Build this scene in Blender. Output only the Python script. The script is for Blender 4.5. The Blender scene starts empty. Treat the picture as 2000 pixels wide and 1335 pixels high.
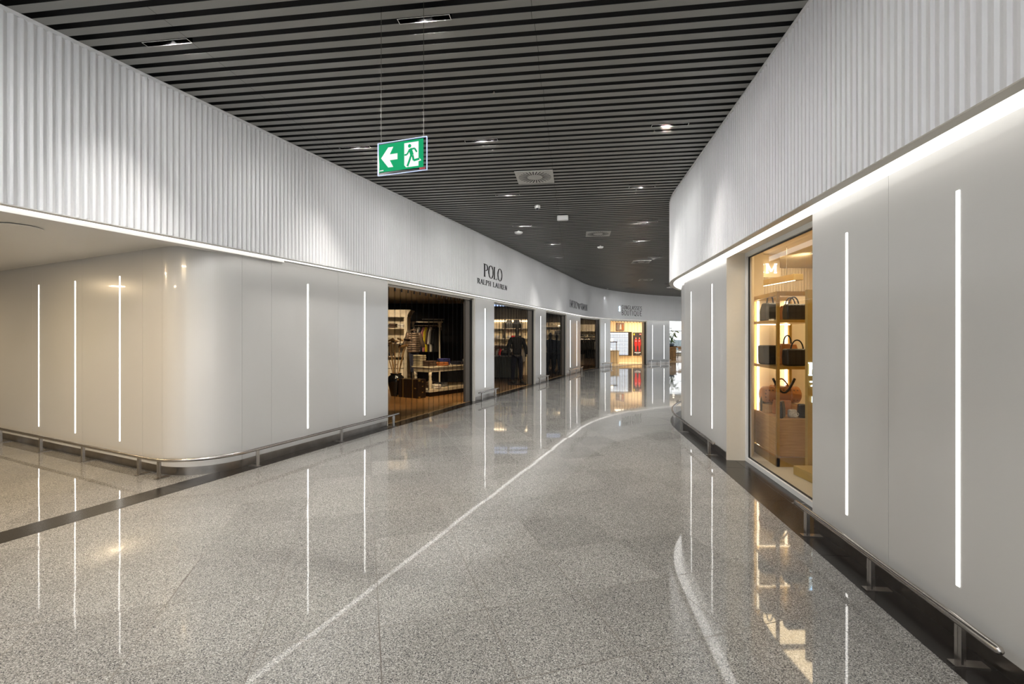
import bpy, bmesh, math, random
from mathutils import Vector, Matrix
random.seed(7)
C = bpy.context.scene.collection
PI = math.pi
def rad(a): return math.radians(a)

# ------------------------------------------------------------------ materials
def newmat(name):
    m = bpy.data.materials.new(name); m.use_nodes = True
    nt = m.node_tree
    return m, nt, nt.nodes['Principled BSDF']
def mat(name, col, rough=.5, metal=0, spec=.5, coat=0, noise=0, nscale=30, bump=0):
    m, nt, b = newmat(name)
    b.inputs['Base Color'].default_value = (*col, 1)
    b.inputs['Roughness'].default_value = rough
    b.inputs['Metallic'].default_value = metal
    b.inputs['Specular IOR Level'].default_value = spec
    b.inputs['Coat Weight'].default_value = coat
    tc = nt.nodes.new('ShaderNodeTexCoord')
    n = nt.nodes.new('ShaderNodeTexNoise'); n.inputs['Scale'].default_value = nscale; n.inputs['Detail'].default_value = 3
    nt.links.new(tc.outputs['Object'], n.inputs['Vector'])
    if noise:
        r = nt.nodes.new('ShaderNodeMapRange')
        r.inputs['To Min'].default_value = 1-noise; r.inputs['To Max'].default_value = 1+noise
        nt.links.new(n.outputs['Fac'], r.inputs['Value'])
        h = nt.nodes.new('ShaderNodeHueSaturation'); h.inputs['Color'].default_value = (*col, 1)
        nt.links.new(r.outputs[0], h.inputs['Value']); nt.links.new(h.outputs[0], b.inputs['Base Color'])
    if bump:
        bp = nt.nodes.new('ShaderNodeBump'); bp.inputs['Strength'].default_value = bump; bp.inputs['Distance'].default_value = .01
        nt.links.new(n.outputs['Fac'], bp.inputs['Height']); nt.links.new(bp.outputs[0], b.inputs['Normal'])
    return m
def emit(name, col, st):
    m, nt, b = newmat(name)
    b.inputs['Base Color'].default_value = (*col, 1)
    b.inputs['Emission Color'].default_value = (*col, 1)
    b.inputs['Emission Strength'].default_value = st
    return m
def glow(name, base, col, st):
    m = emit(name, col, st); b = m.node_tree.nodes['Principled BSDF']; b.inputs['Base Color'].default_value = (*base, 1); b.inputs['Specular IOR Level'].default_value = .1; b.inputs['Roughness'].default_value = .6
    return m
def mathn(nt, op, a, b=None, c=None):
    n = nt.nodes.new('ShaderNodeMath'); n.operation = op
    for i, v in enumerate((a, b, c)):
        if v is None: continue
        if isinstance(v, (int, float)): n.inputs[i].default_value = v
        else: nt.links.new(v, n.inputs[i])
    return n.outputs[0]

def granite():
    m, nt, b = newmat('granite_floor'); L = nt.links
    tc = nt.nodes.new('ShaderNodeTexCoord')
    mp = nt.nodes.new('ShaderNodeMapping'); mp.vector_type = 'POINT'
    mp.inputs['Rotation'].default_value = (0, 0, rad(-17.2))
    L.new(tc.outputs['Object'], mp.inputs['Vector'])
    sp = nt.nodes.new('ShaderNodeSeparateXYZ'); L.new(mp.outputs[0], sp.inputs[0])
    T = .612
    # phase so that a joint crossing falls at (-.92, 3.22)
    a = rad(-17.2); px = -.92*math.cos(a)-3.22*math.sin(a); py = -.92*math.sin(a)+3.22*math.cos(a)
    u = mathn(nt, 'DIVIDE', mathn(nt, 'SUBTRACT', sp.outputs[0], px), T)
    v = mathn(nt, 'DIVIDE', mathn(nt, 'SUBTRACT', sp.outputs[1], py), T)
    fu = mathn(nt, 'ABSOLUTE', mathn(nt, 'SUBTRACT', mathn(nt, 'FRACT', mathn(nt, 'ADD', u, 100.5)), .5))
    fv = mathn(nt, 'ABSOLUTE', mathn(nt, 'SUBTRACT', mathn(nt, 'FRACT', mathn(nt, 'ADD', v, 100.5)), .5))
    ju = mathn(nt, 'LESS_THAN', fu, .0042); jv = mathn(nt, 'LESS_THAN', fv, .0042)
    j = mathn(nt, 'MAXIMUM', ju, jv)
    cb = nt.nodes.new('ShaderNodeCombineXYZ')
    L.new(mathn(nt, 'FLOOR', u), cb.inputs[0]); L.new(mathn(nt, 'FLOOR', v), cb.inputs[1])
    wn = nt.nodes.new('ShaderNodeTexWhiteNoise'); wn.noise_dimensions = '2D'; L.new(cb.outputs[0], wn.inputs['Vector'])
    # speckle
    n1 = nt.nodes.new('ShaderNodeTexVoronoi'); n1.inputs['Scale'].default_value = 225; L.new(tc.outputs['Object'], n1.inputs['Vector'])
    n2 = nt.nodes.new('ShaderNodeTexNoise'); n2.inputs['Scale'].default_value = 135; n2.inputs['Detail'].default_value = 4; n2.inputs['Roughness'].default_value = .7
    L.new(tc.outputs['Object'], n2.inputs['Vector'])
    hs = nt.nodes.new('ShaderNodeSeparateColor'); L.new(n1.outputs['Color'], hs.inputs[0])
    mx = mathn(nt, 'ADD', mathn(nt, 'MULTIPLY', hs.outputs[0], .5), mathn(nt, 'MULTIPLY', n2.outputs['Fac'], .85))
    cr = nt.nodes.new('ShaderNodeValToRGB'); e = cr.color_ramp.elements
    e[0].position = .42; e[0].color = (.035, .037, .042, 1); e[1].position = 1.0; e[1].color = (.62, .61, .58, 1)
    for p, c in ((.50, (.135, .132, .127)), (.60, (.21, .203, .19)), (.72, (.275, .265, .245)), (.85, (.35, .338, .315))):
        x = e.new(p); x.color = (*c, 1)
    L.new(mx, cr.inputs[0])
    n3 = nt.nodes.new('ShaderNodeTexNoise'); n3.inputs['Scale'].default_value = 1.3; L.new(tc.outputs['Object'], n3.inputs['Vector'])
    hsv = nt.nodes.new('ShaderNodeHueSaturation'); L.new(cr.outputs[0], hsv.inputs['Color'])
    L.new(mathn(nt, 'ADD', mathn(nt, 'MULTIPLY', wn.outputs['Value'], .2), mathn(nt, 'ADD', mathn(nt, 'MULTIPLY', n3.outputs['Fac'], .3), .75)), hsv.inputs['Value'])
    mix = nt.nodes.new('ShaderNodeMix'); mix.data_type = 'RGBA'
    L.new(mathn(nt, 'MULTIPLY', j, .9), mix.inputs['Factor']); L.new(hsv.outputs[0], mix.inputs['A']); mix.inputs['B'].default_value = (.075, .06, .048, 1)
    L.new(mix.outputs['Result'], b.inputs['Base Color'])
    L.new(mathn(nt, 'ADD', mathn(nt, 'MULTIPLY', j, .4), .035), b.inputs['Roughness'])
    b.inputs['IOR'].default_value = 1.52
    # every slab lies a hair out of level
    vm = nt.nodes.new('ShaderNodeVectorMath'); vm.operation = 'SUBTRACT'; L.new(wn.outputs['Color'], vm.inputs[0]); vm.inputs[1].default_value = (.5, .5, .5)
    vs = nt.nodes.new('ShaderNodeVectorMath'); vs.operation = 'MULTIPLY'; L.new(vm.outputs[0], vs.inputs[0]); vs.inputs[1].default_value = (.0035, .0035, 0)
    ge = nt.nodes.new('ShaderNodeNewGeometry')
    va = nt.nodes.new('ShaderNodeVectorMath'); va.operation = 'ADD'; L.new(vs.outputs[0], va.inputs[0]); L.new(ge.outputs['Normal'], va.inputs[1])
    vn = nt.nodes.new('ShaderNodeVectorMath'); vn.operation = 'NORMALIZE'; L.new(va.outputs[0], vn.inputs[0])
    L.new(vn.outputs[0], b.inputs['Normal'])
    return m
def wood(name, c1, c2, scale=(1, 14, 1), rough=.4, plank=0):
    m, nt, b = newmat(name); L = nt.links
    tc = nt.nodes.new('ShaderNodeTexCoord'); mp = nt.nodes.new('ShaderNodeMapping'); mp.inputs['Scale'].default_value = scale
    L.new(tc.outputs['Object'], mp.inputs['Vector'])
    n = nt.nodes.new('ShaderNodeTexNoise'); n.inputs['Scale'].default_value = 4; n.inputs['Detail'].default_value = 5; n.inputs['Distortion'].default_value = .4
    L.new(mp.outputs[0], n.inputs['Vector'])
    cr = nt.nodes.new('ShaderNodeValToRGB'); e = cr.color_ramp.elements
    e[0].position = .3; e[0].color = (*c1, 1); e[1].position = .7; e[1].color = (*c2, 1)
    L.new(n.outputs['Fac'], cr.inputs[0])
    out = cr.outputs[0]
    if plank:
        br = nt.nodes.new('ShaderNodeTexBrick'); br.inputs['Scale'].default_value = 1
        br.inputs['Brick Width'].default_value = 1.4; br.inputs['Row Height'].default_value = plank; br.inputs['Mortar Size'].default_value = .003
        br.inputs['Color1'].default_value = (1, 1, 1, 1); br.inputs['Color2'].default_value = (.7, .7, .7, 1); br.inputs['Mortar'].default_value = (.2, .2, .2, 1)
        L.new(tc.outputs['Object'], br.inputs['Vector'])
        mx = nt.nodes.new('ShaderNodeMix'); mx.data_type = 'RGBA'; mx.blend_type = 'MULTIPLY'; mx.inputs['Factor'].default_value = 1
        L.new(out, mx.inputs['A']); L.new(br.outputs[0], mx.inputs['B']); out = mx.outputs['Result']
    L.new(out, b.inputs['Base Color']); b.inputs['Roughness'].default_value = rough
    return m
def slat_mat():
    m, nt, b = newmat('ceiling_slat_metal'); L = nt.links
    tc = nt.nodes.new('ShaderNodeTexCoord'); mp = nt.nodes.new('ShaderNodeMapping'); mp.inputs['Rotation'].default_value = (0, 0, rad(7.5))
    L.new(tc.outputs['Object'], mp.inputs['Vector']); sp = nt.nodes.new('ShaderNodeSeparateXYZ'); L.new(mp.outputs[0], sp.inputs[0])
    row = mathn(nt, 'FLOOR', mathn(nt, 'DIVIDE', sp.outputs[1], .15))
    wn = nt.nodes.new('ShaderNodeTexWhiteNoise'); wn.noise_dimensions = '1D'; L.new(row, wn.inputs['W'])
    u = mathn(nt, 'DIVIDE', mathn(nt, 'ADD', mathn(nt, 'ADD', sp.outputs[0], 30.32), mathn(nt, 'MULTIPLY', wn.outputs['Value'], .03)), 3.0)
    s = mathn(nt, 'LESS_THAN', mathn(nt, 'FRACT', u), .0012)
    n = nt.nodes.new('ShaderNodeTexNoise'); n.inputs['Scale'].default_value = 1.2; L.new(tc.outputs['Object'], n.inputs['Vector'])
    mx = nt.nodes.new('ShaderNodeMix'); mx.data_type = 'RGBA'; L.new(s, mx.inputs['Factor'])
    h = nt.nodes.new('ShaderNodeHueSaturation'); h.inputs['Color'].default_value = (*SLAT, 1)
    L.new(mathn(nt, 'ADD', mathn(nt, 'MULTIPLY', n.outputs['Fac'], .2), .9), h.inputs['Value'])
    L.new(h.outputs[0], mx.inputs['A']); mx.inputs['B'].default_value = (.01, .01, .01, 1)
    L.new(mx.outputs['Result'], b.inputs['Base Color'])
    b.inputs['Roughness'].default_value = .42; b.inputs['Metallic'].default_value = .0
    return m
def sheer(name, tint, gloss=.06, grough=.12):
    m = bpy.data.materials.new(name); m.use_nodes = True; nt = m.node_tree; nt.nodes.clear(); L = nt.links
    o = nt.nodes.new('ShaderNodeOutputMaterial'); t = nt.nodes.new('ShaderNodeBsdfTransparent'); t.inputs[0].default_value = (*tint, 1)
    g = nt.nodes.new('ShaderNodeBsdfGlossy'); g.inputs['Roughness'].default_value = grough; g.inputs[0].default_value = (.9, .9, .9, 1)
    f = nt.nodes.new('ShaderNodeFresnel'); f.inputs[0].default_value = 1.45
    mx = nt.nodes.new('ShaderNodeMixShader')
    ge = nt.nodes.new('ShaderNodeNewGeometry')
    L.new(mathn(nt, 'MULTIPLY', mathn(nt, 'MULTIPLY', f.outputs[0], gloss/.04), mathn(nt, 'SUBTRACT', 1.0, ge.outputs['Backfacing'])), mx.inputs[0])
    L.new(t.outputs[0], mx.inputs[1]); L.new(g.outputs[0], mx.inputs[2]); L.new(mx.outputs[0], o.inputs[0])
    return m
def monogram(name, c1, c2, scale=22):
    m, nt, b = newmat(name); L = nt.links
    tc = nt.nodes.new('ShaderNodeTexCoord'); v = nt.nodes.new('ShaderNodeTexVoronoi'); v.inputs['Scale'].default_value = scale; v.inputs['Randomness'].default_value = 0
    L.new(tc.outputs['Object'], v.inputs['Vector'])
    s = mathn(nt, 'LESS_THAN', v.outputs['Distance'], .26)
    mx = nt.nodes.new('ShaderNodeMix'); mx.data_type = 'RGBA'; L.new(s, mx.inputs['Factor'])
    mx.inputs['A'].default_value = (*c1, 1); mx.inputs['B'].default_value = (*c2, 1)
    L.new(mx.outputs['Result'], b.inputs['Base Color']); b.inputs['Roughness'].default_value = .4
    return m
SLAT = (.245, .245, .235)
M = dict(
 granite=granite(),
 panel=mat('white_glass_panel', (.56, .55, .53), .22, coat=.3, noise=.02, nscale=2),
 rib=mat('white_ribbed_metal', (.80, .80, .81), .38, noise=.03, nscale=3),
 white=mat('white_paint', (.75, .74, .72), .45, noise=.02),
 cream=mat('cream_paint', (.62, .56, .46), .5, noise=.03),
 seam=mat('dark_seam', (.10, .10, .10), .8, noise=.1),
 slat=slat_mat(),
 void=mat('black_void', (.012, .012, .014), .9, noise=.1),
 tile=mat('dark_stone_tile', (.012, .010, .009), .22, noise=.35, nscale=6),
 steel=mat('brushed_steel', (.50, .47, .44), .25, metal=1, noise=.06, nscale=80),
 dsteel=mat('stained_steel_plinth', (.30, .27, .24), .3, metal=1, noise=.3, nscale=7),
 frame=mat('champagne_metal', (.55, .52, .46), .4, metal=.1, noise=.04),
 wframe=mat('white_metal_frame', (.66, .66, .65), .35, noise=.02),
 black=mat('black_rubber', (.01, .01, .01), .5, noise=.1),
 led=emit('led_diffuser', (1, .985, .95), 2.3),
 strip=emit('led_strip', (1, .975, .93), 5),
 warmled=emit('warm_led', (1, .86, .62), 7),
 green=glow('exit_green', (0, .06, .025), (0, .33, .115), .95),
 signwhite=glow('sign_white', (.25, .25, .25), (.85, .92, .95), .75),
 baffle=mat('black_baffle', (.0008, .0008, .0008), 1, spec=0, noise=.1),
 acryl=sheer('clear_acrylic', (.88, .9, .95), .1, .05),
 edge=emit('acrylic_lit_edge', (.6, .7, 1), .3),
 red=mat('red_sticker', (.25, .01, .02), .5, noise=.1),
 letter=mat('black_letter', (.012, .012, .012), .4, noise=.1),
 gletter=mat('grey_letter', (.09, .09, .10), .4, noise=.1),
 cell=emit('lamp_cell', (1, .97, .92), 2.5),
 dif=mat('diffuser_white', (.50, .50, .48), .5, noise=.03),
 slot=mat('diffuser_slot', (.02, .02, .02), .7, noise=.1),
 plastic=mat('white_plastic', (.75, .75, .74), .4, noise=.02),
 woodf=wood('oak_floor', (.20, .10, .035), (.34, .19, .075), (1.2, 12, 1), .35, .14),
 cafef=wood('pale_wood_floor', (.55, .38, .22), (.7, .5, .3), (1, 12, 1), .4, .16),
 oak=wood('oak_veneer', (.42, .24, .09), (.55, .34, .14), (1, 1, 16), .45),
 dwood=wood('dark_wood', (.012, .007, .005), (.028, .015, .010), (14, 1, 1), .35),
 bamboo=wood('bamboo', (.30, .17, .06), (.45, .28, .12), (1, 1, 3), .5),
 charcoal=mat('charcoal_curtain', (.022, .022, .026), .8, noise=.2, nscale=3),
 brownw=mat('taupe_wall', (.11, .095, .075), .7, noise=.1, nscale=3),
 brass=mat('brass', (.55, .38, .12), .32, metal=.85, noise=.05, nscale=50),
 brasspanel=mat('satin_gold_panel', (.50, .36, .12), .45, metal=.5, noise=.05, nscale=20),
 creamw=mat('cream_wall', (.80, .68, .48), .6, noise=.03, nscale=3),
 beigef=mat('beige_stone', (.50, .46, .38), .3, noise=.06, nscale=9),
 navy=mat('navy_cloth', (.012, .014, .03), .9, noise=.3, nscale=40, bump=.3),
 blackc=mat('black_cloth', (.012, .012, .013), .85, noise=.3, nscale=40, bump=.3),
 blackl=mat('black_leather', (.013, .012, .011), .38, noise=.2, nscale=60, bump=.2),
 grey=mat('grey_cloth', (.20, .20, .20), .9, noise=.25, nscale=60, bump=.3),
 whitec=mat('white_cloth', (.62, .60, .56), .9, noise=.1, nscale=40, bump=.3),
 creamc=mat('cream_knit', (.46, .40, .27), .95, noise=.2, nscale=90, bump=.6),
 pink=mat('pink_cloth', (.55, .22, .25), .9, noise=.1, bump=.2),
 yellow=mat('yellow_cloth', (.65, .52, .02), .9, noise=.1, bump=.2),
 redc=mat('red_cloth', (.45, .02, .03), .85, noise=.1, bump=.2),
 blue=mat('blue_knit', (.025, .03, .15), .9, noise=.2, nscale=80, bump=.5),
 orange=mat('orange_knit', (.45, .16, .05), .9, noise=.15, nscale=80, bump=.5),
 teal=mat('teal_cloth', (.03, .25, .22), .9, noise=.1, bump=.2),
 brown=mat('brown_knit', (.08, .05, .035), .95, noise=.25, nscale=80, bump=.5),
 puffer=mat('bronze_puffer_shell', (.12, .085, .06), .28, metal=.45, noise=.2, nscale=12, bump=.4),
 vase=mat('black_glaze', (.008, .008, .009), .12, coat=.6, noise=.1),
 cabw=mat('ivory_lacquer', (.62, .56, .44), .45, noise=.03),
 skin=mat('mannequin_skin', (.05, .042, .036), .5, noise=.05),
 mono_b=monogram('black_monogram', (.014, .013, .012), (.06, .05, .04)),
 mono_c=monogram('cognac_monogram', (.42, .17, .05), (.14, .05, .02)),
 cognac=mat('cognac_leather', (.40, .15, .04), .4, noise=.1, bump=.2),
 tag=mat('paper_tag', (.8, .8, .75), .7, noise=.02),
 counter=mat('sage_counter', (.20, .21, .18), .45, noise=.04),
 signglow=emit('glow_sign', (.72, .88, 1), 1.7),
 lightwall=emit('backlit_display', (.62, .76, 1), 1.15),
 blueglow=emit('cool_strip', (.45, .62, 1), 2.0),
 glass=sheer('shop_glass', (.97, .955, .93), .045, .01),
 shutter=sheer('smoked_shutter', (.66, .635, .60), .010, .3),
 shutterp=sheer('smoked_shutter_profile', (.88, .875, .87), .003, .5),
 shutter5=sheer('clear_shutter', (.90, .86, .80), .008, .3),
 shutterp5=sheer('clear_shutter_profile', (.92, .88, .83), .002, .5),
 leaf=mat('green_leaf', (.03, .12, .02), .4, noise=.3, nscale=12),
 leafy=mat('yellow_leaf', (.35, .42, .04), .4, noise=.2, nscale=12),
 scr=mat('poster_dark', (.035, .035, .045), .4, noise=.6, nscale=9),
 suit=emit('poster_red', (.5, .02, .025), .2),
 face=emit('poster_face', (.6, .35, .25), .2),
 pyel=emit('poster_yellow', (.9, .8, 0), .5),
 pwhite=emit('poster_white', (.8, .85, .95), .5),
 photo=mat('photo_print', (.25, .16, .14), .5, noise=.9, nscale=16),
 outdoor=mat('hill_green', (.22, .27, .29), .9, noise=.3, nscale=2),
 potm=mat('pot_glass_grey', (.18, .24, .30), .2, noise=.1),
)

# ------------------------------------------------------------------ mesh helpers
class MB:
    def __init__(s): s.v = []; s.f = []
    def add(s, vs, fs):
        o = len(s.v); s.v += [tuple(p) for p in vs]; s.f += [tuple(i+o for i in f) for f in fs]; return s
    def box(s, x0, x1, y0, y1, z0, z1, mtx=None):
        vs = [Vector((x, y, z)) for z in (z0, z1) for y in (y0, y1) for x in (x0, x1)]
        if mtx: vs = [mtx @ p for p in vs]
        return s.add(vs, [(0, 2, 3, 1), (4, 5, 7, 6), (0, 1, 5, 4), (2, 6, 7, 3), (0, 4, 6, 2), (1, 3, 7, 5)])
    def tube(s, pts, r, n=10, cap=True, mtx=None, rr=None):
        pts = [Vector(p) for p in pts]; k = len(pts); o = len(s.v); up = Vector((0, 0, 1))
        for i, p in enumerate(pts):
            t = (pts[min(i+1, k-1)]-pts[max(i-1, 0)]).normalized()
            a = t.cross(up)
            if a.length < .01: a = t.cross(Vector((1, 0, 0)))
            a.normalize(); b = a.cross(t); R = rr[i] if rr else r
            for q in range(n):
                w = p+a*math.cos(2*PI*q/n)*R+b*math.sin(2*PI*q/n)*R
                s.v.append(tuple(mtx @ w if mtx else w))
        for i in range(k-1):
            for q in range(n):
                s.f.append((o+i*n+q, o+i*n+(q+1) % n, o+(i+1)*n+(q+1) % n, o+(i+1)*n+q))
        if cap: s.f.append(tuple(o+q for q in reversed(range(n)))); s.f.append(tuple(o+(k-1)*n+q for q in range(n)))
        return s
    def lathe(s, prof, cx=0, cy=0, n=24, z0=0):
        o = len(s.v)
        for r, z in prof:
            for q in range(n): s.v.append((cx+r*math.cos(2*PI*q/n), cy+r*math.sin(2*PI*q/n), z0+z))
        for i in range(len(prof)-1):
            for q in range(n): s.f.append((o+i*n+q, o+i*n+(q+1) % n, o+(i+1)*n+(q+1) % n, o+(i+1)*n+q))
        s.f.append(tuple(o+q for q in reversed(range(n)))); s.f.append(tuple(o+(len(prof)-1)*n+q for q in range(n)))
        return s
    def prism(s, poly, y0, y1, fn=None):      # outline in x,z extruded along y ; fn maps (x,y,z)->point
        n = len(poly); vs = [(x, y0, z) for x, z in poly]+[(x, y1, z) for x, z in poly]
        if fn: vs = [fn(*p) for p in vs]
        return s.add(vs, [tuple(range(n)), tuple(reversed(range(n, 2*n)))]+[(i, i+n, (i+1) % n+n, (i+1) % n) for i in range(n)])
    def build(s, name, m, parent=None, smooth=False, bevel=0, subsurf=0, loc=None):
        me = bpy.data.meshes.new(name); me.from_pydata(s.v, [], s.f); me.validate()
        bm = bmesh.new(); bm.from_mesh(me); bmesh.ops.recalc_face_normals(bm, faces=bm.faces); bm.to_mesh(me); bm.free()
        o = bpy.data.objects.new(name, me); C.objects.link(o); me.materials.append(m)
        if parent: o.parent = parent
        if smooth:
            for p in me.polygons: p.use_smooth = True
        if bevel:
            b = o.modifiers.new('bevel', 'BEVEL'); b.width = bevel; b.segments = 3; b.limit_method = 'ANGLE'
        if subsurf:
            b = o.modifiers.new('sub', 'SUBSURF'); b.levels = b.render_levels = subsurf
        return o
def tag(o, label=None, cat=None, group=None, kind=None):
    if label: o['label'] = label
    if cat: o['category'] = cat
    if group: o['group'] = group
    if kind: o['kind'] = kind
    return o
def struct(o): o['kind'] = 'structure'; return o
def thing(name, label, cat, loc=(0, 0, 0), rz=0, group=None):
    o = bpy.data.objects.new(name, None); C.objects.link(o); o.location = loc; o.rotation_euler = (0, 0, rz); o.empty_display_size = .1
    return tag(o, label, cat, group)
def copy_tree(o, parent=None):
    c = o.copy(); C.objects.link(c); c.parent = parent
    for ch in list(o.children):
        if ch.name in C.objects: copy_tree(ch, c)
    return c

# ------------------------------------------------------------------ plan of the corridor (metres)
def path(x, y, h, segs, step=.05):
    pts = []; s = 0; h = rad(h)
    for L, R in segs:
        n = max(1, int(round(L/step)))
        for i in range(n):
            pts.append((s, x, y, h)); d = L/n; h2 = h+(d/R if R else 0); hm = (h+h2)/2
            x += math.sin(hm)*d; y += math.cos(hm)*d; h = h2; s += d
    pts.append((s, x, y, h)); return pts
Y0 = -8
LP = path(-4.0+.393*(Y0-3.70), Y0, 21.45, [((22.3-Y0)/math.cos(rad(21.45)), 0), (24, 14)])
RP = path(2.093+.1237*(Y0-1.936), Y0, 7.05, [((8.35-Y0)/math.cos(rad(7.05)), 0), (5.2, 4.5), (12, 0)])
import bisect
LS = [p[0] for p in LP]; RS = [p[0] for p in RP]
def pt(P, s, d=0):
    S = LS if P is LP else RS
    i = max(0, min(len(P)-2, bisect.bisect(S, s)-1)); a, b = P[i], P[i+1]; t = (s-a[0])/(b[0]-a[0])
    x, y, h = (a[k]+(b[k]-a[k])*t for k in (1, 2, 3))
    return (x-math.cos(h)*d, y+math.sin(h)*d)
def heading(P, s):
    S = LS if P is LP else RS
    i = max(0, min(len(P)-2, bisect.bisect(S, s)-1)); return P[i][3]
def srange(P, s0, s1):
    bend = 31.5 if P is LP else 15.8
    n = 2
    out = [s0]
    if s1 > bend-1:
        a = max(s0, bend-1); n = max(1, int((s1-a)/.3))
        if a > s0: out.append(a)
        out += [a+(s1-a)*k/n for k in range(1, n+1)]
    else: out.append(s1)
    return out
def band(mb, P, s0, s1, d0, d1, z0, z1):
    ss = srange(P, s0, s1); n = len(ss); vs = []
    for s in ss:
        a = pt(P, s, d0); b = pt(P, s, d1)
        vs += [(*a, z0), (*b, z0), (*b, z1), (*a, z1)]
    fs = [(0, 1, 2, 3), (4*n-4, 4*n-1, 4*n-2, 4*n-3)]
    for i in range(n-1):
        for q in range(4): fs.append((4*i+q, 4*i+(q+1) % 4, 4*i+4+(q+1) % 4, 4*i+4+q))
    mb.add(vs, fs); return mb
ZF = 2.66; ZC = 4.21
def poly_band(mb, pts, dl, dr, z0, z1):   # ribbon of a polyline, offset dl..dr to its left
    n = len(pts); vs = []
    for i, p in enumerate(pts):
        a = Vector(pts[max(0, i-1)]); b = Vector(pts[min(n-1, i+1)]); t = (b-a).normalized(); nn = Vector((-t.y, t.x))
        A = Vector(p)+nn*dl; B = Vector(p)+nn*dr
        vs += [(A.x, A.y, z0), (B.x, B.y, z0), (B.x, B.y, z1), (A.x, A.y, z1)]
    fs = [(0, 1, 2, 3), (4*n-4, 4*n-1, 4*n-2, 4*n-3)]
    for i in range(n-1):
        for q in range(4): fs.append((4*i+q, 4*i+(q+1) % 4, 4*i+4+(q+1) % 4, 4*i+4+q))
    mb.add(vs, fs); return mb

# ------------------------------------------------------------------ floors
struct(MB().box(-14, 16, -10, 42, -.1, 0).build('floor', M['granite']))
struct(MB().box(16, 70, -40, 80, -.3, -.2).build('ground', M['beigef']))
# dark tile bands, right follows fascia, widens to the shop window
def flat(P, s0, s1, d0, d1, z, name, m, cuts=0):
    mb = MB(); s = s0
    if cuts:
        while s < s1-.001:
            e = min(s+cuts, s1); band(mb, P, s, e-.004, d0, d1, .0005, z); s = e
    else: band(mb, P, s0, s1, d0, d1, .0005, z)
    return struct(mb.build(name, m))
band_l = flat(LP, 2, 44, .0, .30, .002, 'trim_1', M['tile'], 1.2)
band_r = flat(RP, 2, 22, -.30, .0, .002, 'trim_2', M['tile'], 1.2)
mb = MB()
for s in (12.14, 12.77, 13.37, 13.97): band(mb, RP, s, min(s+.596, 14.375), -.60, -.304, .0005, .002)
struct(mb.build('trim_3', M['tile']))

# ------------------------------------------------------------------ lower walls
OPEN = [(17.81, 21.46), (22.66, 26.27), (27.49, 30.49), (32.99, 35.91), (37.09, 40.78), (42.76, 52)]
def panels(mb, P, cuts, d0, d1, z0, z1):
    for a, b in zip(cuts[:-1], cuts[1:]): band(mb, P, a+.0015, b-.0015, d0, d1, z0, z1)
# left main wall with rounded corner and wing
WD = Vector((-.897, .441)).normalized()
pm = Vector(pt(LP, 14.95, .2)); hd = Vector((math.sin(rad(21.45)), math.cos(rad(21.45))))
wp = Vector((-4.19, 5.62))
# intersection of wing line and wall line
def isect(p, d, q, e):
    k = d.x*e.y-d.y*e.x; t = ((q.x-p.x)*e.y-(q.y-p.y)*e.x)/k; return p+d*t
K = isect(pm, hd, wp, WD)
ang = hd.angle(WD); R = .56; tl = R/math.tan(ang/2)
bis = (hd+WD).normalized(); cen = K+bis*(R/math.sin(ang/2))
a0 = math.atan2(*( (K+hd*tl-cen).yx )); a1 = math.atan2(*((K+WD*tl-cen).yx))
if a1 > a0: a1 -= 2*PI
arc = [(cen.x+R*math.cos(a0+(a1-a0)*i/40), cen.y+R*math.sin(a0+(a1-a0)*i/40)) for i in range(41)]
wing_end = K+WD*7.5
def wingpts(): return arc+[(wing_end.x, wing_end.y)]
S0 = 0
for k_ in range(16000):
    if (Vector(pt(LP, k_*.001+10, .2))-(K+hd*tl)).dot(hd) > 0: S0 = k_*.001+10.001; break
mb = MB()
panels(mb, LP, [S0, 15.28, 16.53, 17.81], .2, .5, .10, 2.72)
# corner piece, wing pieces: polyline goes corner -> wing (outer side is left of travel? build to the inside)
poly_band(mb, arc, 0, -.02, .10, 2.68)
u0 = K+WD*tl
for a, b in ((0.003, .42), (.423, 1.9), (1.903, 3.4), (3.403, 4.9), (4.903, 6.8)):
    A = u0+WD*a; B = u0+WD*b; poly_band(mb, [(A.x, A.y), (B.x, B.y)], 0, -.02, .10, 2.68)
struct(mb.build('wall_left', M['panel']))
mb = MB(); poly_band(mb, [(u0.x, u0.y), ((u0+WD*6.8).x, (u0+WD*6.8).y)], -.021, -.03, .0, 2.68); poly_band(mb, arc, -.021, -.03, 0, 2.68)
struct(mb.build('trim_4', M['seam']))
mb = MB(); poly_band(mb, wingpts(), -.012, -.02, 0, .098); band(mb, LP, S0, 17.81, .212, .22, 0, .098)
struct(mb.build('baseboard_left', M['dsteel']))
# piers between shopfronts
piers = [(21.46, 22.66), (26.27, 27.49), (30.49, 32.99), (35.91, 37.09), (40.78, 42.76)]
for i, (a, b) in enumerate(piers):
    mb = MB(); band(mb, LP, a, b, .2, .5, .10, 2.72)
    struct(mb.build('wall_left', M['panel']))
    mb = MB(); band(mb, LP, a, b, .212, .49, 0, .099); struct(mb.build('baseboard_left', M['dsteel']))
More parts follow.
